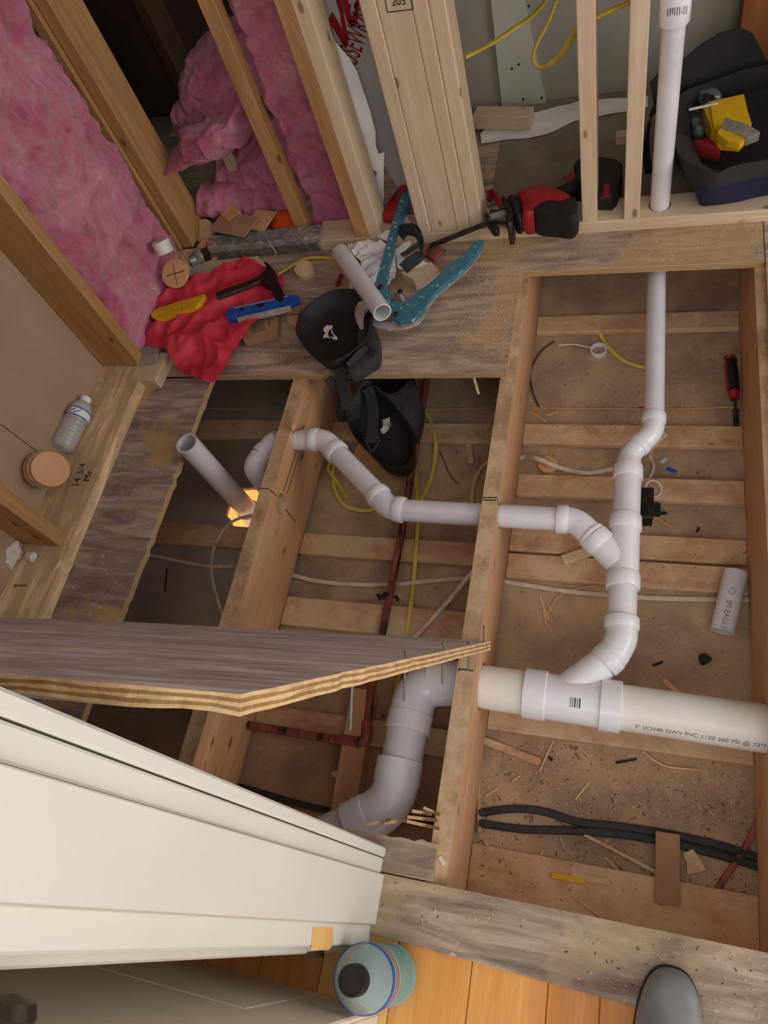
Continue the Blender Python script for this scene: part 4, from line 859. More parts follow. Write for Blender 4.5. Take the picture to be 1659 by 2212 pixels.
# torpedo level
lv = root('spirit_level', at(568, 668, .05), 'small blue spirit level with silver edge lying across the red bag', 'spirit level')
ZL = .052
lp_ = lambda P: [at(u, v, ZL) for u, v in crop(4.1475, 280, 560, P)]
mk('body', MB().prism(lp_([(870, 500), (900, 465), (960, 445), (1430, 348), (1520, 345), (1530, 380), (1450, 415), (970, 520), (955, 555), (890, 550)]), ZL - .010, ZL + .010), 'blue', lv)
mk('edge_rail', MB().prism(lp_([(965, 535), (1445, 425), (1445, 442), (1100, 520), (970, 550)]), ZL - .012, ZL + .006), 'steel', lv, label='silver metal rail')
mk('edge_rail', MB().prism(lp_([(955, 455), (1430, 350), (1430, 356), (958, 462)]), ZL - .012, ZL + .0108), 'steel', lv)
for P in ([(1000, 465), (1035, 458), (1040, 478), (1005, 485)], [(1345, 388), (1385, 380), (1388, 402), (1350, 410)], [(1150, 435), (1210, 422), (1215, 440), (1155, 452)]):
    mk('vial', MB().prism(lp_(P), ZL + .0102, ZL + .0125), 'darksteel', lv)
# cloths behind the pipe cutter
wc = crop(5.184, 620, 380, [(690, 780), (800, 745), (1000, 750), (1110, 790), (1240, 850), (1225, 1000), (1210, 1140), (1110, 1250), (1000, 1260), (820, 1240), (690, 1235), (700, 1190), (860, 1120), (840, 1000), (700, 860)])
wz = lambda x, y: .022 + .018 * (1 - abs(nz((x * 12, y * 12, 0), 1, 2)) * 2) + .012 * (1 - abs(nz((x * 30, y * 30, 0), 1, 6)) * 2)
mk('white_rag', sheet([at(u, v, .03) for u, v in wc], wz, .007, .002), 'whitecloth', label='crumpled white rag under the blue handle of the pipe cutter', cat='rag', smooth=True)
wc = crop(5.184, 620, 380, [(1225, 830), (1300, 750), (1385, 720), (1395, 770), (1300, 870), (1330, 1000), (1480, 920), (1570, 970), (1480, 1020), (1280, 1050), (1235, 1030)])
mk('paper_scrap', sheet([at(u, v, .04) for u, v in wc], lambda x, y: .040 + .006 * nz((x * 20, y * 20, 0)), .01, .001), 'paper', label='torn white paper under the black strap', cat='paper', smooth=True)
wc = crop(5.184, 620, 380, [(1010, 680), (1110, 620), (1290, 560), (1330, 440), (1395, 540), (1300, 570), (1190, 640), (1120, 730)])
mk('paper_scrap', sheet([at(u, v, .04) for u, v in wc], lambda x, y: .040 + .006 * nz((x * 20, y * 20, 0)), .01, .001), 'paper', label='torn white paper behind the blue cutter handle', cat='paper', smooth=True)
# black strap loops
def ribbon(pts, wd, th, wdir, m_, name, parent=None, label=None, cat=None, n=8):
    P = spline(pts, n); mb = MB(); 
    for i, p in enumerate(P):
        t = (P[min(i + 1, len(P) - 1)] - P[max(i - 1, 0)]).normalized(); wv = wdir if isinstance(wdir, V) else wdir(i / (len(P) - 1)); wv = (wv - t * wv.dot(t)).normalized(); q = t.cross(wv)
        mb.v += [p - wv * wd / 2 - q * th / 2, p + wv * wd / 2 - q * th / 2, p + wv * wd / 2 + q * th / 2, p - wv * wd / 2 + q * th / 2]
    for i in range(len(P) - 1):
        for j in range(4): a_, b_ = i * 4 + j, i * 4 + (j + 1) % 4; mb.f.append((a_, b_, b_ + 4, a_ + 4)); mb.m.append(0)
    k = (len(P) - 1) * 4; mb.f += [(3, 2, 1, 0), (k, k + 1, k + 2, k + 3)]; mb.m += [0, 0]; return mk(name, mb, m_, parent, label=label, cat=cat)
sp_ = crop(5.184, 620, 380, [(1300, 1040), (1400, 960), (1510, 860), (1490, 700), (1430, 610), (1300, 610), (1270, 680)])
ribbon([at(sp_[0][0], sp_[0][1], .055), at(sp_[1][0], sp_[1][1], .07), at(sp_[2][0], sp_[2][1], .085), at(sp_[3][0], sp_[3][1], .10), at(sp_[4][0], sp_[4][1], .09), at(sp_[5][0], sp_[5][1], .07), at(sp_[6][0], sp_[6][1], .05)], .034, .003, V((.3, .3, .9)), 'strap', 'black_strap', label='curled black rubber strap lying right of the blue cutter handle', cat='strap')
sp_ = crop(5.184, 620, 380, [(1280, 890), (1400, 820), (1480, 740), (1475, 660), (1420, 600)])
ribbon([at(u, v, .085 + .01 * i) for i, (u, v) in enumerate(sp_)], .012, .003, V((.2, .2, 1)), 'strap', 'black_strap', label='narrow black strap arching over the wider curled strap', cat='strap')
mk('red_tool', MB().tube([at(u, v, .03) for u, v in crop(5.184, 620, 380, [(870, 710), (920, 680), (1010, 630)])], [.004, .006, .004], 10), 'red', label='thin red and black tool behind the white rag', cat='tool', smooth=True)
mk('round_disc', MB().lathe(at(812, 522, .012), [(0, 0), (.045, 0), (.046, .004), (.046, .014), (.042, .016), (0, .014)], 36, V((0, -.3, 1))), ['red'], label='round red and black disc behind the white rag', cat='disc', smooth=True)
mk('marker_pen', MB().tube([at(729, 616, .008), at(737, 594, .008)], [.0065, .0055], 12), 'red', label='small red marker end left of the loose white pipe', cat='pen', smooth=True)
# block under the cutter
wb_ = MB(); a = [at(u, v, .039) for u, v in crop(5.184, 620, 380, [(1270, 1075), (1425, 1165), (1700, 1050), (1610, 960), (1440, 1000)])]
mk('wood_block', MB().prism(a, .0006, .038), 'new_x', label='new pale lumber offcut with end grain under the cutter handles', cat='wood scrap')
slat('wood_block', 925, 560, 950, 538, 40, .012, 'copper', 'small reddish wood offcut with pale grain by the saw blade', .0005)
# loose pipe in the cutter
lo = root('loose_pipe', at(775, 615, .02), 'loose white pipe length gripped by the blue pipe cutter', 'pipe')
l0, l1 = at(735, 545, .055), at(826, 675, .085); mk('pipe', MB().hollow(l0, l1, rpx(826, 675, .085, 42), .004, 40), 'pvc', lo, smooth=True)
# pipe cutter
pcut = root('pipe_cutter', at(880, 640, .03), 'large ratchet pipe cutter with two worn blue green handles and silver blade', 'pipe cutter')
K1 = lambda P, z: [at(u, v, z) for u, v in crop(5.184, 620, 380, P)]
K2 = lambda P, z: [at(u, v, z) for u, v in crop(2.9625, 550, 500, P)]
mk('handle', MB().prism(K1([(1345, 165), (1372, 190), (1378, 250), (1350, 340), (1290, 480), (1245, 600), (1205, 780), (1140, 1050), (1112, 1270), (1160, 1335), (1135, 1440), (1080, 1385), (1010, 1300), (990, 1225), (1040, 1040), (1115, 780), (1175, 560), (1230, 380), (1270, 250)], .075), .066, .080), 'teal', pcut)
mk('handle', MB().prism(K2([(1465, 70), (1452, 105), (1385, 200), (1285, 290), (1190, 365), (1120, 440), (1085, 510), (1010, 572), (930, 582), (885, 560), (878, 500), (862, 470), (900, 450), (940, 465), (1000, 440), (1060, 385), (1130, 335), (1200, 270), (1280, 200), (1350, 150), (1400, 75), (1440, 62)], .06), .050, .066), 'teal', pcut)
mk('handle_edge', MB().prism(K2([(1465, 70), (1452, 110), (1385, 208), (1285, 298), (1190, 373), (1122, 450), (1088, 520), (1012, 582), (935, 596), (876, 568), (885, 555), (940, 572), (1005, 562), (1075, 500), (1110, 435), (1185, 358), (1280, 282), (1375, 190), (1440, 100)], .055), .042, .0505), 'alu', pcut)
mk('jaw', MB().prism(K2([(705, 452), (735, 480), (705, 505), (692, 540), (690, 608), (668, 612), (655, 585), (645, 545), (650, 500), (672, 465)], .080), .070, .088), 'alu', pcut)
mk('blade', MB().prism(K2([(705, 560), (720, 540), (800, 560), (880, 570), (950, 598), (1040, 560), (1088, 492), (1078, 530), (1040, 572), (960, 602), (850, 611), (770, 600)], .05), .034, .041), 'steel', pcut, label='bright curved steel blade')
mk('ratchet_link', MB().prism(K1([(1130, 1260), (1250, 1290), (1300, 1275), (1420, 1340), (1440, 1370), (1360, 1400), (1300, 1330), (1240, 1330), (1200, 1310), (1180, 1370), (1150, 1360)], .05), .045, .052), 'foil', pcut)
mk('ratchet_link', MB().prism(K1([(1250, 1320), (1285, 1310), (1350, 1430), (1305, 1435)], .055), .0525, .058), 'steel', pcut)
for P, z in (([(1045, 1248)], .0805), ([(1222, 1552)], .0665), ([(1268, 1298)], .0585)):
    c = K1(P, z)[0]; mk('bolt', MB().lathe(c, [(.008, 0), (.008, .003), (.006, .005), (0, .005)], 16), 'darksteel', pcut, smooth=True)

vv = root('pipe_valve', at(428, 556, .02), 'dark old valve fitting at the left end of the finned heater element', 'valve')
mk('body', MB().tube([at(412, 566, .03), at(446, 548, .03)], .018, 14).tube([at(430, 560, .03), at(424, 540, .06)], .013, 12), 'foil', vv, smooth=True)
mk('union_nut', MB().tube([at(440, 551, .03), at(452, 546, .03)], .022, 6), 'darksteel', vv)

# ================================================================ BIGGER LOOSE THINGS
def puff(mb, pts, prof, mi=0, tilt=None):
    # closed plan outline lofted through (scale, height) rings about its middle
    c = V((sum(p[0] for p in pts) / len(pts), sum(p[1] for p in pts) / len(pts))); n = len(pts); k = len(mb.v)
    tz = tilt or (lambda x, y: 0.0)
    for s, z in prof:
        for p in pts: x = c.x + (p[0] - c.x) * s; y = c.y + (p[1] - c.y) * s; mb.v.append(V((x, y, z + tz(x, y))))
    for i in range(len(prof) - 1):
        for j in range(n): mb.f.append((k + i * n + j, k + i * n + (j + 1) % n, k + (i + 1) * n + (j + 1) % n, k + (i + 1) * n + j)); mb.m.append(mi)
    mb.f.append(tuple(k + j for j in reversed(range(n)))); mb.f.append(tuple(k + (len(prof) - 1) * n + j for j in range(n))); mb.m += [mi, mi]; return mb
def smooth_loop(P, n=5):
    Q = [V((p[0], p[1], p[2] if len(p) > 2 else 0)) for p in P]; L = len(Q); out = []
    for i in range(L):
        a, b, c, d = Q[i - 1], Q[i], Q[(i + 1) % L], Q[(i + 2) % L]
        for k in range(n):
            t = k / n; out.append(.5 * ((2 * b) + (c - a) * t + (2 * a - 5 * b + 4 * c - d) * t * t + (3 * b - a - 3 * c + d) * t ** 3))
    return out
KP = lambda P, z: [at(u, v, z) for u, v in crop(4.608, 600, 600, P)]
# upper knee pad
kp = root('knee_pad', at(735, 720, 0), 'upper black knee pad lying cup up on the plywood edge, white emblem, strap hanging down', 'knee pad')
o1 = smooth_loop(KP([(178, 540), (200, 420), (240, 330), (340, 245), (450, 170), (540, 130), (640, 112), (780, 122), (870, 190), (930, 320), (925, 490), (880, 610), (800, 700), (700, 775), (600, 830), (540, 845), (460, 840), (380, 790), (270, 690)], .062), 4)
bowl = lambda h0, h1: [(.80, h0), (.92, h0 + (h1 - h0) * .25), (.995, h0 + (h1 - h0) * .7), (1.0, h1 - .004), (.985, h1), (.955, h1 - .002), (.90, h1 - .012), (.80, h1 - .026), (.62, h1 - .036), (.35, h1 - .040), (.12, h1 - .041)]
mk('cup', puff(MB(), o1, bowl(.004, .066)), 'black', kp, smooth=True)
fl = smooth_loop(KP([(800, 560), (880, 480), (960, 500), (1005, 600), (1015, 740), (990, 820), (900, 880), (780, 960), (720, 975), (690, 930), (720, 850), (790, 760)], .035), 4)
mk('side_flap', puff(MB(), fl, [(.96, .002), (1, .012), (1, .034), (.95, .044), (.8, .047), (.3, .046)]), 'neoprene', kp, smooth=True)
rb = KP([(700, 880), (800, 790), (900, 740), (985, 790)], .05); ribbon([V((p.x, p.y, .052 + .004 * i)) for i, p in enumerate(rb)], .020, .003, V((.3, .6, .5)), 'strap', 'flap_binding', kp)
for P in ([(452, 470), (545, 475), (545, 500), (510, 520), (498, 560), (518, 605), (485, 592), (455, 600), (455, 572), (480, 545), (458, 535)], [(528, 528), (542, 515), (555, 560), (592, 592), (590, 622), (550, 607), (520, 582), (548, 592), (560, 585)], [(400, 612), (425, 600), (442, 630), (415, 645)]):
    mk('emblem', MB().prism(KP(P, .027), .0262, .0272), 'foam', kp)
st_ = KP([(600, 815), (610, 900), (640, 985), (655, 1090), (670, 1190), (700, 1310)], 0)
zz = [.030, .026, .012, -.035, -.07, -.10]; ribbon([at(600 + a / 4.608, 600 + b / 4.608, z) for (a, b), z in zip([(600, 815), (610, 900), (635, 975), (655, 1090), (680, 1190), (705, 1310)], zz)], .036, .003, V((1, .15, 0)), 'strap', 'hanging_strap', kp)
ribbon([at(600 + a / 4.608, 600 + b / 4.608, z) for (a, b), z in zip([(640, 1235), (630, 1320), (640, 1400), (690, 1420)], (-.13, -.15, -.16, -.15))], .030, .003, V((1, .15, 0)), 'strap', 'hanging_strap', kp)
ribbon([at(600 + a / 4.608, 600 + b / 4.608, z) for (a, b), z in zip([(500, 1000), (550, 1060), (580, 1075), (610, 1030)], (.0, -.02, -.03, -.03))], .024, .003, V((1, .5, 0)), 'strap', 'strap_end', kp)
def buckle(pts, z, par): mk('buckle', MB().tube([at(u, v, z) for u, v in pts + [pts[0]]], .0028, 8), 'strap', par, smooth=True)
buckle(crop(4.608, 600, 600, [(700, 1330), (780, 1275), (808, 1290), (800, 1385), (780, 1395)]), -.10, kp)
# lower knee pad standing in the bay
k2 = root('knee_pad', at(870, 930, ZC), 'lower black knee pad standing in the middle bay beside the copper pipe, white emblem', 'knee pad')
o2 = smooth_loop(KP([(705, 1430), (735, 1320), (800, 1210), (880, 1085), (960, 1060), (1060, 1150), (1160, 1260), (1255, 1370), (1320, 1480), (1348, 1600), (1335, 1740), (1270, 1820), (1180, 1845), (1080, 1832), (990, 1790), (900, 1700), (810, 1615), (735, 1540)], -.13), 4)
cy = at(860, 930, -.13); tl = lambda x, y: .55 * (y - cy.y) * .35 + .06 * (cy.x - x)
mk('cup', puff(MB(), o2, [(.70, -.235), (.9, -.20), (1, -.15), (1.0, -.134), (.985, -.13), (.955, -.132), (.90, -.142), (.80, -.156), (.62, -.166), (.35, -.170), (.12, -.171)], tilt=tl), 'black', k2, smooth=True)
f2 = smooth_loop(KP([(930, 1060), (1060, 1160), (1150, 1250), (1250, 1370), (1330, 1470), (1375, 1350), (1398, 1200), (1390, 1110), (1320, 1010), (1230, 1100), (1100, 1155), (1000, 1090)], -.10), 4)
mk('side_flap', puff(MB(), f2, [(1, -.19), (1, -.11), (.97, -.10), (.6, -.10)]), 'neoprene', k2, smooth=True)
mk('back_cup', puff(MB(), smooth_loop(KP([(940, 1065), (1060, 1140), (1200, 1100), (1300, 1000), (1320, 930), (1000, 930), (920, 1010)], -.12), 3), [(1, -.2), (1, -.125), (.95, -.12), (.5, -.13)]), 'bagblack', k2, smooth=True)
ribbon([at(600 + a / 4.608, 600 + b / 4.608, z) for (a, b), z in zip([(890, 1095), (925, 1180), (948, 1300), (950, 1400), (940, 1520), (940, 1625)], (-.10, -.112, -.116, -.118, -.118, -.118))], .031, .003, V((1, .1, 0)), 'strap', 'hanging_strap', k2)
ribbon([at(600 + a / 4.608, 600 + b / 4.608, z) for (a, b), z in zip([(945, 1510), (942, 1620)], (-.114, -.114))], .034, .005, V((1, .1, 0)), 'strap', 'strap_end', k2)
mk('buckle_bar', MB().tube([at(u, v, -.113) for u, v in crop(4.608, 600, 600, [(858, 1600), (1025, 1600), (1025, 1625), (858, 1625)])], .0028, 8), 'strap', k2)
buckle(crop(4.608, 600, 600, [(880, 1635), (1010, 1630), (950, 1725), (925, 1725)]), -.113, k2)
for P in ([(1115, 1385), (1045, 1412), (1035, 1420), (1062, 1430), (1040, 1455), (1075, 1450), (1090, 1440), (1112, 1470)], [(1070, 1460), (1100, 1470), (1075, 1500), (1042, 1525), (1018, 1520), (1045, 1475)]):
    mk('emblem', MB().prism(KP(P, -.146), -.1600, -.1470), 'foam', k2)
# board lying beside the thick elbow
slat('lumber_piece', 795, 1500, 752, 1770, 52, .05, 'joist', 'brown lumber piece lying left of the thick elbow below the lifted sheet', ZC + .001)
blob('paint_flake', 728, 1674, ZC, .012, .009, .002, 'foam', 'white paint flake on the ceiling board left of the thick elbow', 'flake', 3, .4, 2)
slat('paper_bit', 950, 1850, 960, 1868, 9, .002, 'foam', 'tiny white paper bit on the middle joist end', ZT + .0003, 'paper')

# ---------------- reciprocating saw on the new plate
KS = lambda P, z: [at(u, v, z) for u, v in crop(3.607, 900, 330, P)]
sw = root('reciprocating_saw', at(1150, 460, .04), 'red and black cordless reciprocating saw with long blade lying across the pale plate', 'power saw')
b0, b1 = at(928, 532, .028), at(1056, 481, .088); d = (b1 - b0).normalized(); mk('blade', MB().obox((b0 + b1) / 2, (d, V((.2, .7, .7)).normalized(), d.cross(V((.2, .7, .7))).normalized()), ((b1 - b0).length, .016, .0018)), 'darksteel', sw)
mk('shoe', puff(MB(), smooth_loop(KS([(530, 465), (560, 480), (600, 540), (640, 580), (635, 610), (600, 612), (565, 570), (530, 510)], .09), 3), [(.9, .070), (1, .074), (1, .088), (.9, .092)]), 'darksteel', sw, smooth=True)
mk('neck', MB().tube([at(1058, 470, .09), at(1100, 470, .085)], [.022, .018], 16), 'darksteel', sw, smooth=True)
mk('neck_plate', MB().prism(KS([(565, 480), (690, 440), (710, 470), (580, 500)], .11), .104, .110), 'foil', sw)
mk('guard_ring', puff(MB(), smooth_loop(KS([(680, 370), (710, 400), (750, 470), (757, 560), (740, 600), (708, 595), (705, 520), (675, 440), (660, 390)], .10), 3), [(.9, .045), (1, .05), (1, .112), (.9, .12)]), 'darksteel', sw, smooth=True)
dome = lambda a, b: [(.86, a), (.97, a + (b - a) * .2), (1, a + (b - a) * .5), (.96, a + (b - a) * .78), (.85, a + (b - a) * .93), (.55, b), (.2, b + .001)]
mk('front_boot', puff(MB(), smooth_loop(KS([(710, 400), (770, 376), (800, 410), (828, 480), (822, 562), (770, 556), (750, 500)], .08), 3), dome(.045, .112)), 'black', sw, smooth=True)
mk('body', puff(MB(), smooth_loop(KS([(775, 385), (830, 360), (900, 330), (975, 318), (1060, 345), (1160, 375), (1235, 425), (1200, 470), (1120, 500), (920, 552), (822, 560), (815, 470)], .08), 3), dome(.0395, .122)), 'red', sw, smooth=True)
mk('rear_boot', puff(MB(), smooth_loop(KS([(918, 480), (955, 428), (1010, 446), (1080, 462), (1180, 468), (1240, 432), (1266, 480), (1255, 560), (1205, 588), (1100, 576), (918, 552)], .08), 3), [(.9, .0398), (.99, .052), (1.0, .085), (.985, .105), (.93, .118), (.7, .122)]), 'black', sw, smooth=True)
mk('handle', MB().tube(spline([at(1160, 440, .075), at(1200, 425, .07), at(1240, 405, .065), at(1262, 385, .06)], 5), .021, 14), 'black', sw, smooth=True)
mk('handle_grip', puff(MB(), smooth_loop(KS([(1168, 290), (1170, 190), (1205, 145), (1280, 150), (1300, 190), (1470, 180), (1478, 215), (1400, 230), (1250, 245)], .07), 3), dome(.04, .078)), 'red', sw, smooth=True)
mk('battery', puff(MB(), KS([(1225, 120), (1275, 70), (1410, 68), (1560, 95), (1605, 125), (1600, 230), (1560, 340), (1520, 375), (1420, 372), (1300, 300), (1240, 260)], .07), [(.92, .004), (1, .02), (1, .075), (.94, .09), (.5, .092)]), 'black', sw, smooth=False)
mk('latch', MB().prism(KS([(1455, 250), (1500, 240), (1500, 340), (1455, 350)], .093), .0915, .094), 'red', sw)
mk('rear_loop', MB().tube(spline([at(1088, 455, .055), at(1075, 430, .065), at(1062, 415, .055), at(1058, 432, .05)], 5), .009, 8), 'red', sw, smooth=True)

# ---------------- housewrap, torn flap, red lettering
YW = 1.872
def vsheet(pix, yf, step, th, y0):
    P = [aty(u, v, y0) for u, v in pix]; mb = sheet([(p.x, p.z) for p in P], lambda x, z: yf(x, z), step, th); mb.v = [V((q.x, q.z, q.y)) for q in mb.v]; return mb
wr = mk('house_wrap', vsheet([(630, -90), (880, -90), (965, 430), (905, 432), (868, 418), (838, 372), (770, 262), (700, 60)], lambda x, z: YW + .004 * nz((x * 5, z * 4, 1)), .03, .001, YW), 'greywrap', label='grey housewrap sheet with large red lettering behind the pale stud', cat='house wrap', smooth=True)
def wink(mb): mb.v = [V((q.x, YW - .0055, q.z)) for q in mb.v]; return mb
for P in ([(410, 340), (498, 160), (630, 400), (598, 180), (553, 45), (548, -60), (640, -60), (655, 200), (690, 400), (732, 550), (682, 688), (600, 545), (515, 400), (480, 325), (520, 530), (490, 490)],
          [(650, -60), (652, 60), (665, 180), (700, 300), (745, 365), (790, 377), (830, 340), (850, 250), (865, 60), (862, -60), (832, -10), (795, 90), (803, 150), (795, 200), (775, 222), (750, 205), (742, 150), (758, 60), (720, 60), (705, -60)]):
    pts = [aty(u, v, YW - .0055) for u, v in crop(6.38, 640, 0, P)]; mb = MB(); mb.v = pts + [p + V((0, .0006, 0)) for p in pts]; n_ = len(pts); mb.f = [tuple(range(n_)), tuple(range(2 * n_ - 1, n_ - 1, -1))]; mb.m = [0, 0]
    mk('letter', mb, 'redink', wr, label='large red letter')
a = aty(763, 163, YW); b = aty(800, 62, YW); d = (b - a).normalized(); up = V((-d.z, 0, d.x)); u2 = (aty(742, 130, YW) - aty(762, 150, YW)); up = (u2 - d * u2.dot(d)).normalized()
f = lambda s, t: V((a.x, YW - .0055, a.z)) + d * (s * .92) + up * (t * 1.3)
tb = text_mb('OUSEWRAP', None, None, None, .068, wrap=f); L = max((q - a).dot(d) for q in tb.v); k_ = (b - a).length / (L * .74)
tb = text_mb('OUSEWRAP', None, None, None, .068, wrap=lambda s, t: V((a.x, YW - .0055, a.z)) + d * (s * .92 * k_) + up * (t * 1.2)); mk('lettering', tb, 'redink', wr, label='thin red lettering')
fp = crop(2.9625, 550, 0, [(370, 25), (410, 110), (470, 220), (600, 380), (650, 470), (690, 600), (740, 720), (775, 830), (780, 920), (800, 970), (832, 965), (832, 1100), (832, 1250), (815, 1400), (780, 1405), (762, 1300), (752, 1200), (790, 1085), (700, 1000), (650, 900), (610, 780), (580, 680), (530, 540), (460, 320), (410, 180)])
mk('wrap_flap', vsheet(fp, lambda x, z: 1.815 + .018 * math.sin(x * 30 + z * 6) + .012 * nz((x * 12, z * 10, 3)), .015, .001, 1.815), 'paper', label='torn white housewrap flap hanging down beside the new pale stud', cat='house wrap', smooth=True)
rp = [at(u, v, .06) for u, v in ((826, 474), (834, 450), (852, 425), (876, 396), (886, 410), (868, 440), (858, 476))]
mk('red_cloth', puff(MB(), [(p.x, p.y) for p in rp], dome(.039, .075)), 'red', label='red folded thing on the plate left of the built-up post', cat='cloth', smooth=True)
# ---------------- behind the thin studs
def vcable(pts, label):
    P = [aty(u, v, y) for u, v, y in pts]; return mk('electric_cable', MB().tube(spline(P, 8), .0085, 8, flat=.55), 'yellowcable', label=label, cat='cable', smooth=True, base=False)
vcable([(1003, 124, 1.83), (1060, 95, 1.9), (1110, 62, 1.95), (1150, 34, 1.96), (1180, 0, 1.96), (1200, -40, 1.96)], 'yellow cable entering the post from the upper right')
vcable([(1215, -40, 1.92), (1200, 5, 1.92), (1183, 50, 1.9), (1160, 95, 1.88), (1152, 125, 1.87), (1163, 145, 1.86), (1185, 142, 1.84), (1215, 115, 1.80), (1245, 62, 1.745)], 'yellow cable hanging in a loop left of the first thin stud')
vcable([(1285, 38, 1.745), (1320, 22, 1.78), (1362, 4, 1.745)], 'yellow cable spanning between the two thin studs')
mk('paper_sheet', sheet([at(u, v, .005) for u, v in ((1038, 290), (1060, 270), (1120, 258), (1180, 238), (1245, 222), (1400, 208), (1400, 232), (1330, 246), (1240, 262), (1180, 292), (1140, 300), (1080, 306), (1040, 310))], lambda x, y: .005 + .010 * abs(nz((x * 9, y * 14, 0))), .02, .001), 'paper', label='white paper sheet edge along the foot of the back drywall', cat='paper', smooth=True)
slat('wood_block', 1030, 268, 1150, 270, 34, .045, 'new_x', 'pale wood block on the white sheet beside the built-up post', .018)
slat('wood_block', 1330, 308, 1362, 306, 20, .03, 'new_x', 'small pale wood block hidden between the two thin studs', .001)
# ---------------- tool bag
bg = root('tool_bag', (.33, 1.93, .04), 'open black and navy fabric tool bag with its lid up, right of the riser pipe', 'tool bag')
base = [V((.15, 1.80, .042)), V((.16, 1.722, .042)), (V((.33, 1.745, .042))), V((.60, 1.78, .042)), V((.60, 2.10, .042)), V((.34, 2.14, .042)), V((.12, 2.08, .042)), V((.085, 1.92, .042))]
rim = [at(1470, 330, .19), at(1545, 372, .19), at(1610, 352, .19), V((.56, 1.76, .19)), V((.60, 2.02, .21)), V((.33, 2.02, .22)), V((.13, 1.99, .20)), at(1462, 225, .20)]
rim[3] = V((.56, rim[2].y + .05, .19))
bl_, rl = smooth_loop(base, 5), smooth_loop(rim, 5); mb = MB(); N = len(bl_)
for j in range(7):
    t = j / 6
    for i in range(N): p = bl_[i].lerp(rl[i], t); o_ = V((p.x - .33, p.y - .93 - 1.0, 0)).normalized() * (.018 * math.sin(t * 3.1) + .010 * nz(p, 14, 4)); mb.v.append(p + o_)
for j in range(5):
    t = (j + 1) / 5
    for i in range(N): p = rl[i].lerp(bl_[i], t * .75); o_ = V((.33 - p.x, 1.93 - p.y, 0)).normalized() * (.016 + .02 * math.sin(t * 3)); mb.v.append(p + o_)
for j in range(11):
    for i in range(N): mb.f.append((j * N + i, j * N + (i + 1) % N, (j + 1) * N + (i + 1) % N, (j + 1) * N + i)); mb.m.append(0 if j < 4 else (1 if (j < 8 and (rl[i].y < 1.84)) else 2))
mb.f.append(tuple(reversed(range(N)))); mb.m.append(0); mb.f.append(tuple(11 * N + i for i in range(N))); mb.m.append(2)
mk('bag_body', mb, ['navy', 'baggrey', 'bagblack'], bg, smooth=True)
lpx = [(1405, 145), (1425, 125), (1465, 118), (1510, 88), (1555, 66), (1598, 58), (1625, 70), (1659, 125), (1740, 200), (1740, 330), (1640, 320), (1560, 260), (1480, 230), (1470, 300), (1430, 260), (1418, 220), (1412, 180)]
YL = 2.06
mk('lid', vsheet(lpx, lambda x, z: YL - .05 + .045 * math.cos((x - .25) * 8) - .16 * max(0, .30 - z) * .6 + .010 * nz((x * 9, z * 9, 0)), .02, .004, YL), 'bagblack', bg, smooth=True)
ribbon([aty(1432, 215, 1.98), aty(1405, 260, 1.93), aty(1396, 320, 1.90), aty(1402, 375, 1.86)], .030, .004, V((.3, 1, .2)), 'bagblack', 'carry_strap', bg)
KB = lambda P, z: [at(u, v, z) for u, v in crop(5.0287, 1380, 40, P)]
yb = root('yellow_case', at(1570, 260, .14), 'large yellow plastic case inside the open tool bag', 'case')
mk('case', MB().prism(KB([(770, 960), (1130, 880), (1170, 1060), (1215, 1200), (1100, 1330), (860, 1310), (800, 1220)], .175), .145, .190), 'yellow', yb)
mk('case_side', MB().prism(KB([(690, 1010), (770, 955), (805, 1150), (860, 1320), (780, 1265), (730, 1130)], .165), .14, .182), 'yellow', yb)
bb = root('bit_box', at(1590, 290, .19), 'small yellow bit box with clear grey lid on the yellow case', 'box')
mk('tray', MB().prism(KB([(895, 1200), (1120, 1290), (1160, 1330), (1090, 1395), (960, 1360), (845, 1275)], .20), .191, .208), 'yellow', bb)
mk('clear_lid', MB().prism(KB([(935, 1110), (1180, 1190), (1310, 1270), (1165, 1330), (1110, 1290), (890, 1205)], .205), .191, .214), 'foil', bb)
hs = root('tool_guard', at(1532, 205, .17), 'round grey perforated metal tool head in the shadow of the bag lid', 'tool'); 
mk('ring', puff(MB(), smooth_loop(KB([(640, 820), (700, 785), (770, 780), (850, 800), (895, 850), (880, 895), (800, 910), (720, 900), (660, 870)], .17), 3), dome(.15, .185)), 'skull', hs, smooth=True)
for P in ([(705, 825), (735, 812), (760, 830), (740, 850), (712, 848)], [(765, 850), (800, 825), (830, 860), (805, 890), (775, 880)], [(690, 880), (740, 870), (755, 895), (710, 900)]):
    mk('hole', MB().prism(KB(P, .187), .1845, .1875), 'black', hs)
mk('tool_shaft', MB().tube([KB([(545, 990)], .18)[0], KB([(860, 920)], .19)[0]], .004, 8), 'steel', label='thin steel shaft lying across the tools in the bag', cat='tool')
mk('red_pliers', puff(MB(), smooth_loop(KB([(570, 1320), (640, 1310), (760, 1300), (850, 1340), (885, 1400), (880, 1450), (780, 1420), (640, 1380)], .15), 3), dome(.12, .155)), 'redink', label='dark red rounded tool handle at the front inside the bag', cat='tool', smooth=True)
mk('red_grip', puff(MB(), smooth_loop(KB([(440, 890), (500, 940), (540, 1020), (560, 1080), (500, 1060), (440, 980)], .17), 3), dome(.13, .165)), 'red', label='red tool grip just right of the riser inside the bag', cat='tool', smooth=True)
mk('grey_pouch', puff(MB(), smooth_loop(KB([(540, 1000), (640, 980), (700, 1040), (720, 1180), (680, 1240), (600, 1200), (560, 1100)], .15), 3), dome(.12, .155)), 'skull', label='grey mottled bundle of tools in the middle of the bag', cat='tool', smooth=True)
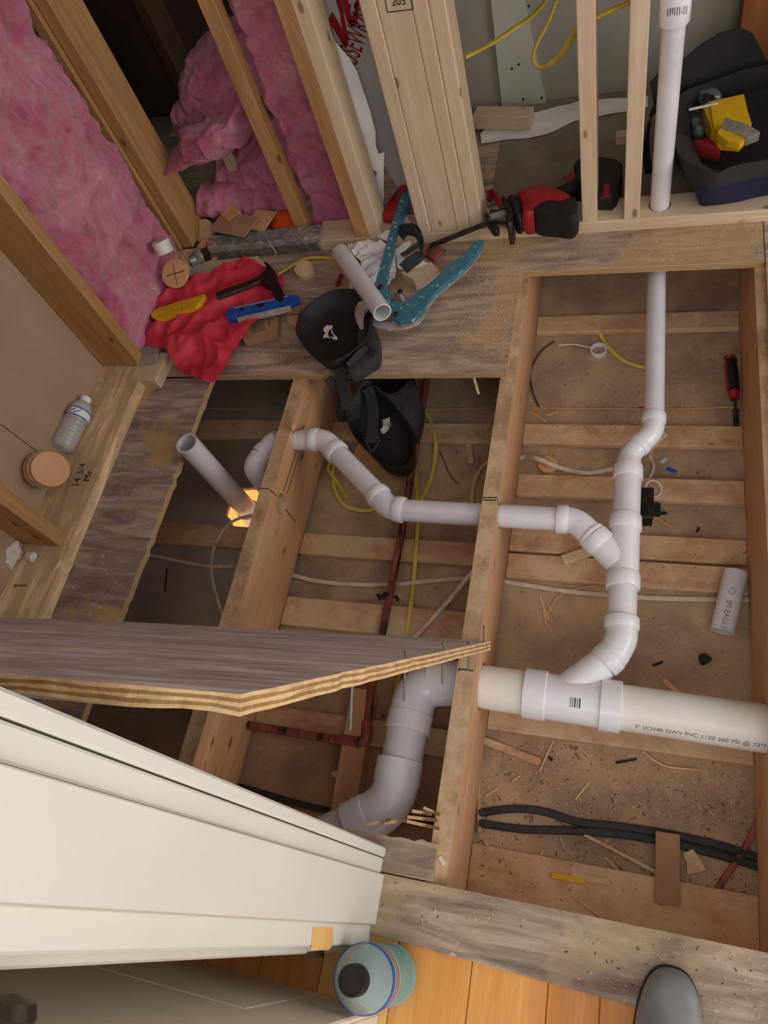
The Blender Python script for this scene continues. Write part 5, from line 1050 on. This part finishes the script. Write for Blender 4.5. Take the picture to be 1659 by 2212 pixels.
mk('pale_tool', puff(MB(), smooth_loop(KB([(470, 890), (540, 880), (590, 910), (580, 960), (520, 975), (480, 940)], .16), 3), dome(.14, .165)), 'foam', label='pale round object behind the riser inside the bag', cat='tool', smooth=True)

# ---------------- big bottle and boot
bt = root('drink_bottle', (-.354, -.126, -.0192), 'teal ribbed plastic bottle with blue ring and dark cap standing on the pine floor', 'bottle')
bc = V((-.3545, -.1262, -.0190)); rb_ = rpx(771, 2112, .18, 134)
prof = [(0, 0), (rb_ * .80, .0), (rb_ * .93, .006), (rb_, .018)]
for i in range(13): prof.append((rb_ * (.985 if i % 2 else .93), .024 + i * .0088))
prof += [(rb_, .136), (rb_, .182), (rb_ * .985, .190), (rb_ * .80, .207), (rb_ * .58, .222), (rb_ * .36, .232), (rb_ * .34, .238)]
ins = [(max(q - .0015, 0), h + (.002 if h < .01 else 0)) for q, h in prof][::-1]
M['tealbody'] = plain('teal_plastic', (120, 176, 172), (100, 156, 152), 8, .15, bs=.02)
pb = [p for p in prof if p[1] < .185]; ps = [p for p in prof if p[1] > .178]
mk('bottle_body', MB().lathe(bc, pb, 48), 'tealglass', bt, smooth=True, base=False); mk('shoulder', MB().lathe(bc, ps, 48), 'clear', bt, smooth=True, base=False, label='clear conical shoulder')
mk('drink', MB().lathe(bc, [(0, .003)] + [(q * .955, h + .002) for q, h in prof[2:13]] + [(rb_ * .95, .115), (0, .115)], 48), 'tealbody', bt, smooth=True, base=False, label='teal liquid')
mk('label_ring', MB().lathe(bc, [(rb_ * 1.004, .176), (rb_ * 1.03, .180), (rb_ * 1.03, .186), (rb_ * .985, .190)], 48), 'blue', bt, smooth=True, base=False, label='bright blue ring')
mk('label', MB().lathe(bc, [(rb_ * 1.006, .140), (rb_ * 1.006, .176)], 48), 'card', bt, smooth=True, base=False, label='brown striped label')
for i in range(5): mk('label_stripe', MB().lathe(bc, [(rb_ * 1.012, .143 + i * .007), (rb_ * 1.012, .146 + i * .007)], 48), 'darkwood' if i % 2 else 'paper', bt, smooth=True, base=False)
mk('cap', MB().lathe(bc, [(rb_ * .40, .228), (rb_ * .455, .230), (rb_ * .455, .252), (rb_ * .43, .256), (rb_ * .38, .2562), (rb_ * .37, .2545), (0, .2545)], 40), 'black', bt, smooth=True, base=False, label='dark grey cap')
bo = root('boot', (.10, -.15, -.01), 'dusty dark rubber boot toe standing on the plywood strip at the bottom edge', 'boot')
bx_ = lambda y: .1005 + .06 * (-.017 - y) * .25
outl = []
for i in range(48):
    th = 2 * math.pi * i / 48; s_ = math.sin(th); c_ = math.cos(th); wv = .053 if s_ > -.2 else .043
    yy = -.165 + .148 * math.copysign(abs(s_) ** .72, s_); wx = .0535 * (1 - .10 * max(0, (-.165 - yy) / .148)) * abs(c_) ** .78; outl.append((.103 + math.copysign(wx, c_) + .006 * (yy + .15) / .15, yy))
mk('sole', puff(MB(), outl, [(.97, .0005), (1.0, .004), (1.0, .022), (.985, .026)]), 'black', bo, smooth=True)
tlt = lambda x, y: .45 * max(0, -.10 - y)
mk('upper', puff(MB(), outl, [(.965, .0262), (.975, .036), (.955, .052), (.90, .064), (.80, .072), (.62, .078), (.4, .081), (.15, .082)], tilt=tlt), 'bootrub', bo, smooth=True)
mk('shaft', MB().tube([V((.104, -.25, .06)), V((.104, -.25, .14)), V((.104, -.25, .26))], [.046, .048, .054], 28), 'bootrub', bo, smooth=True)
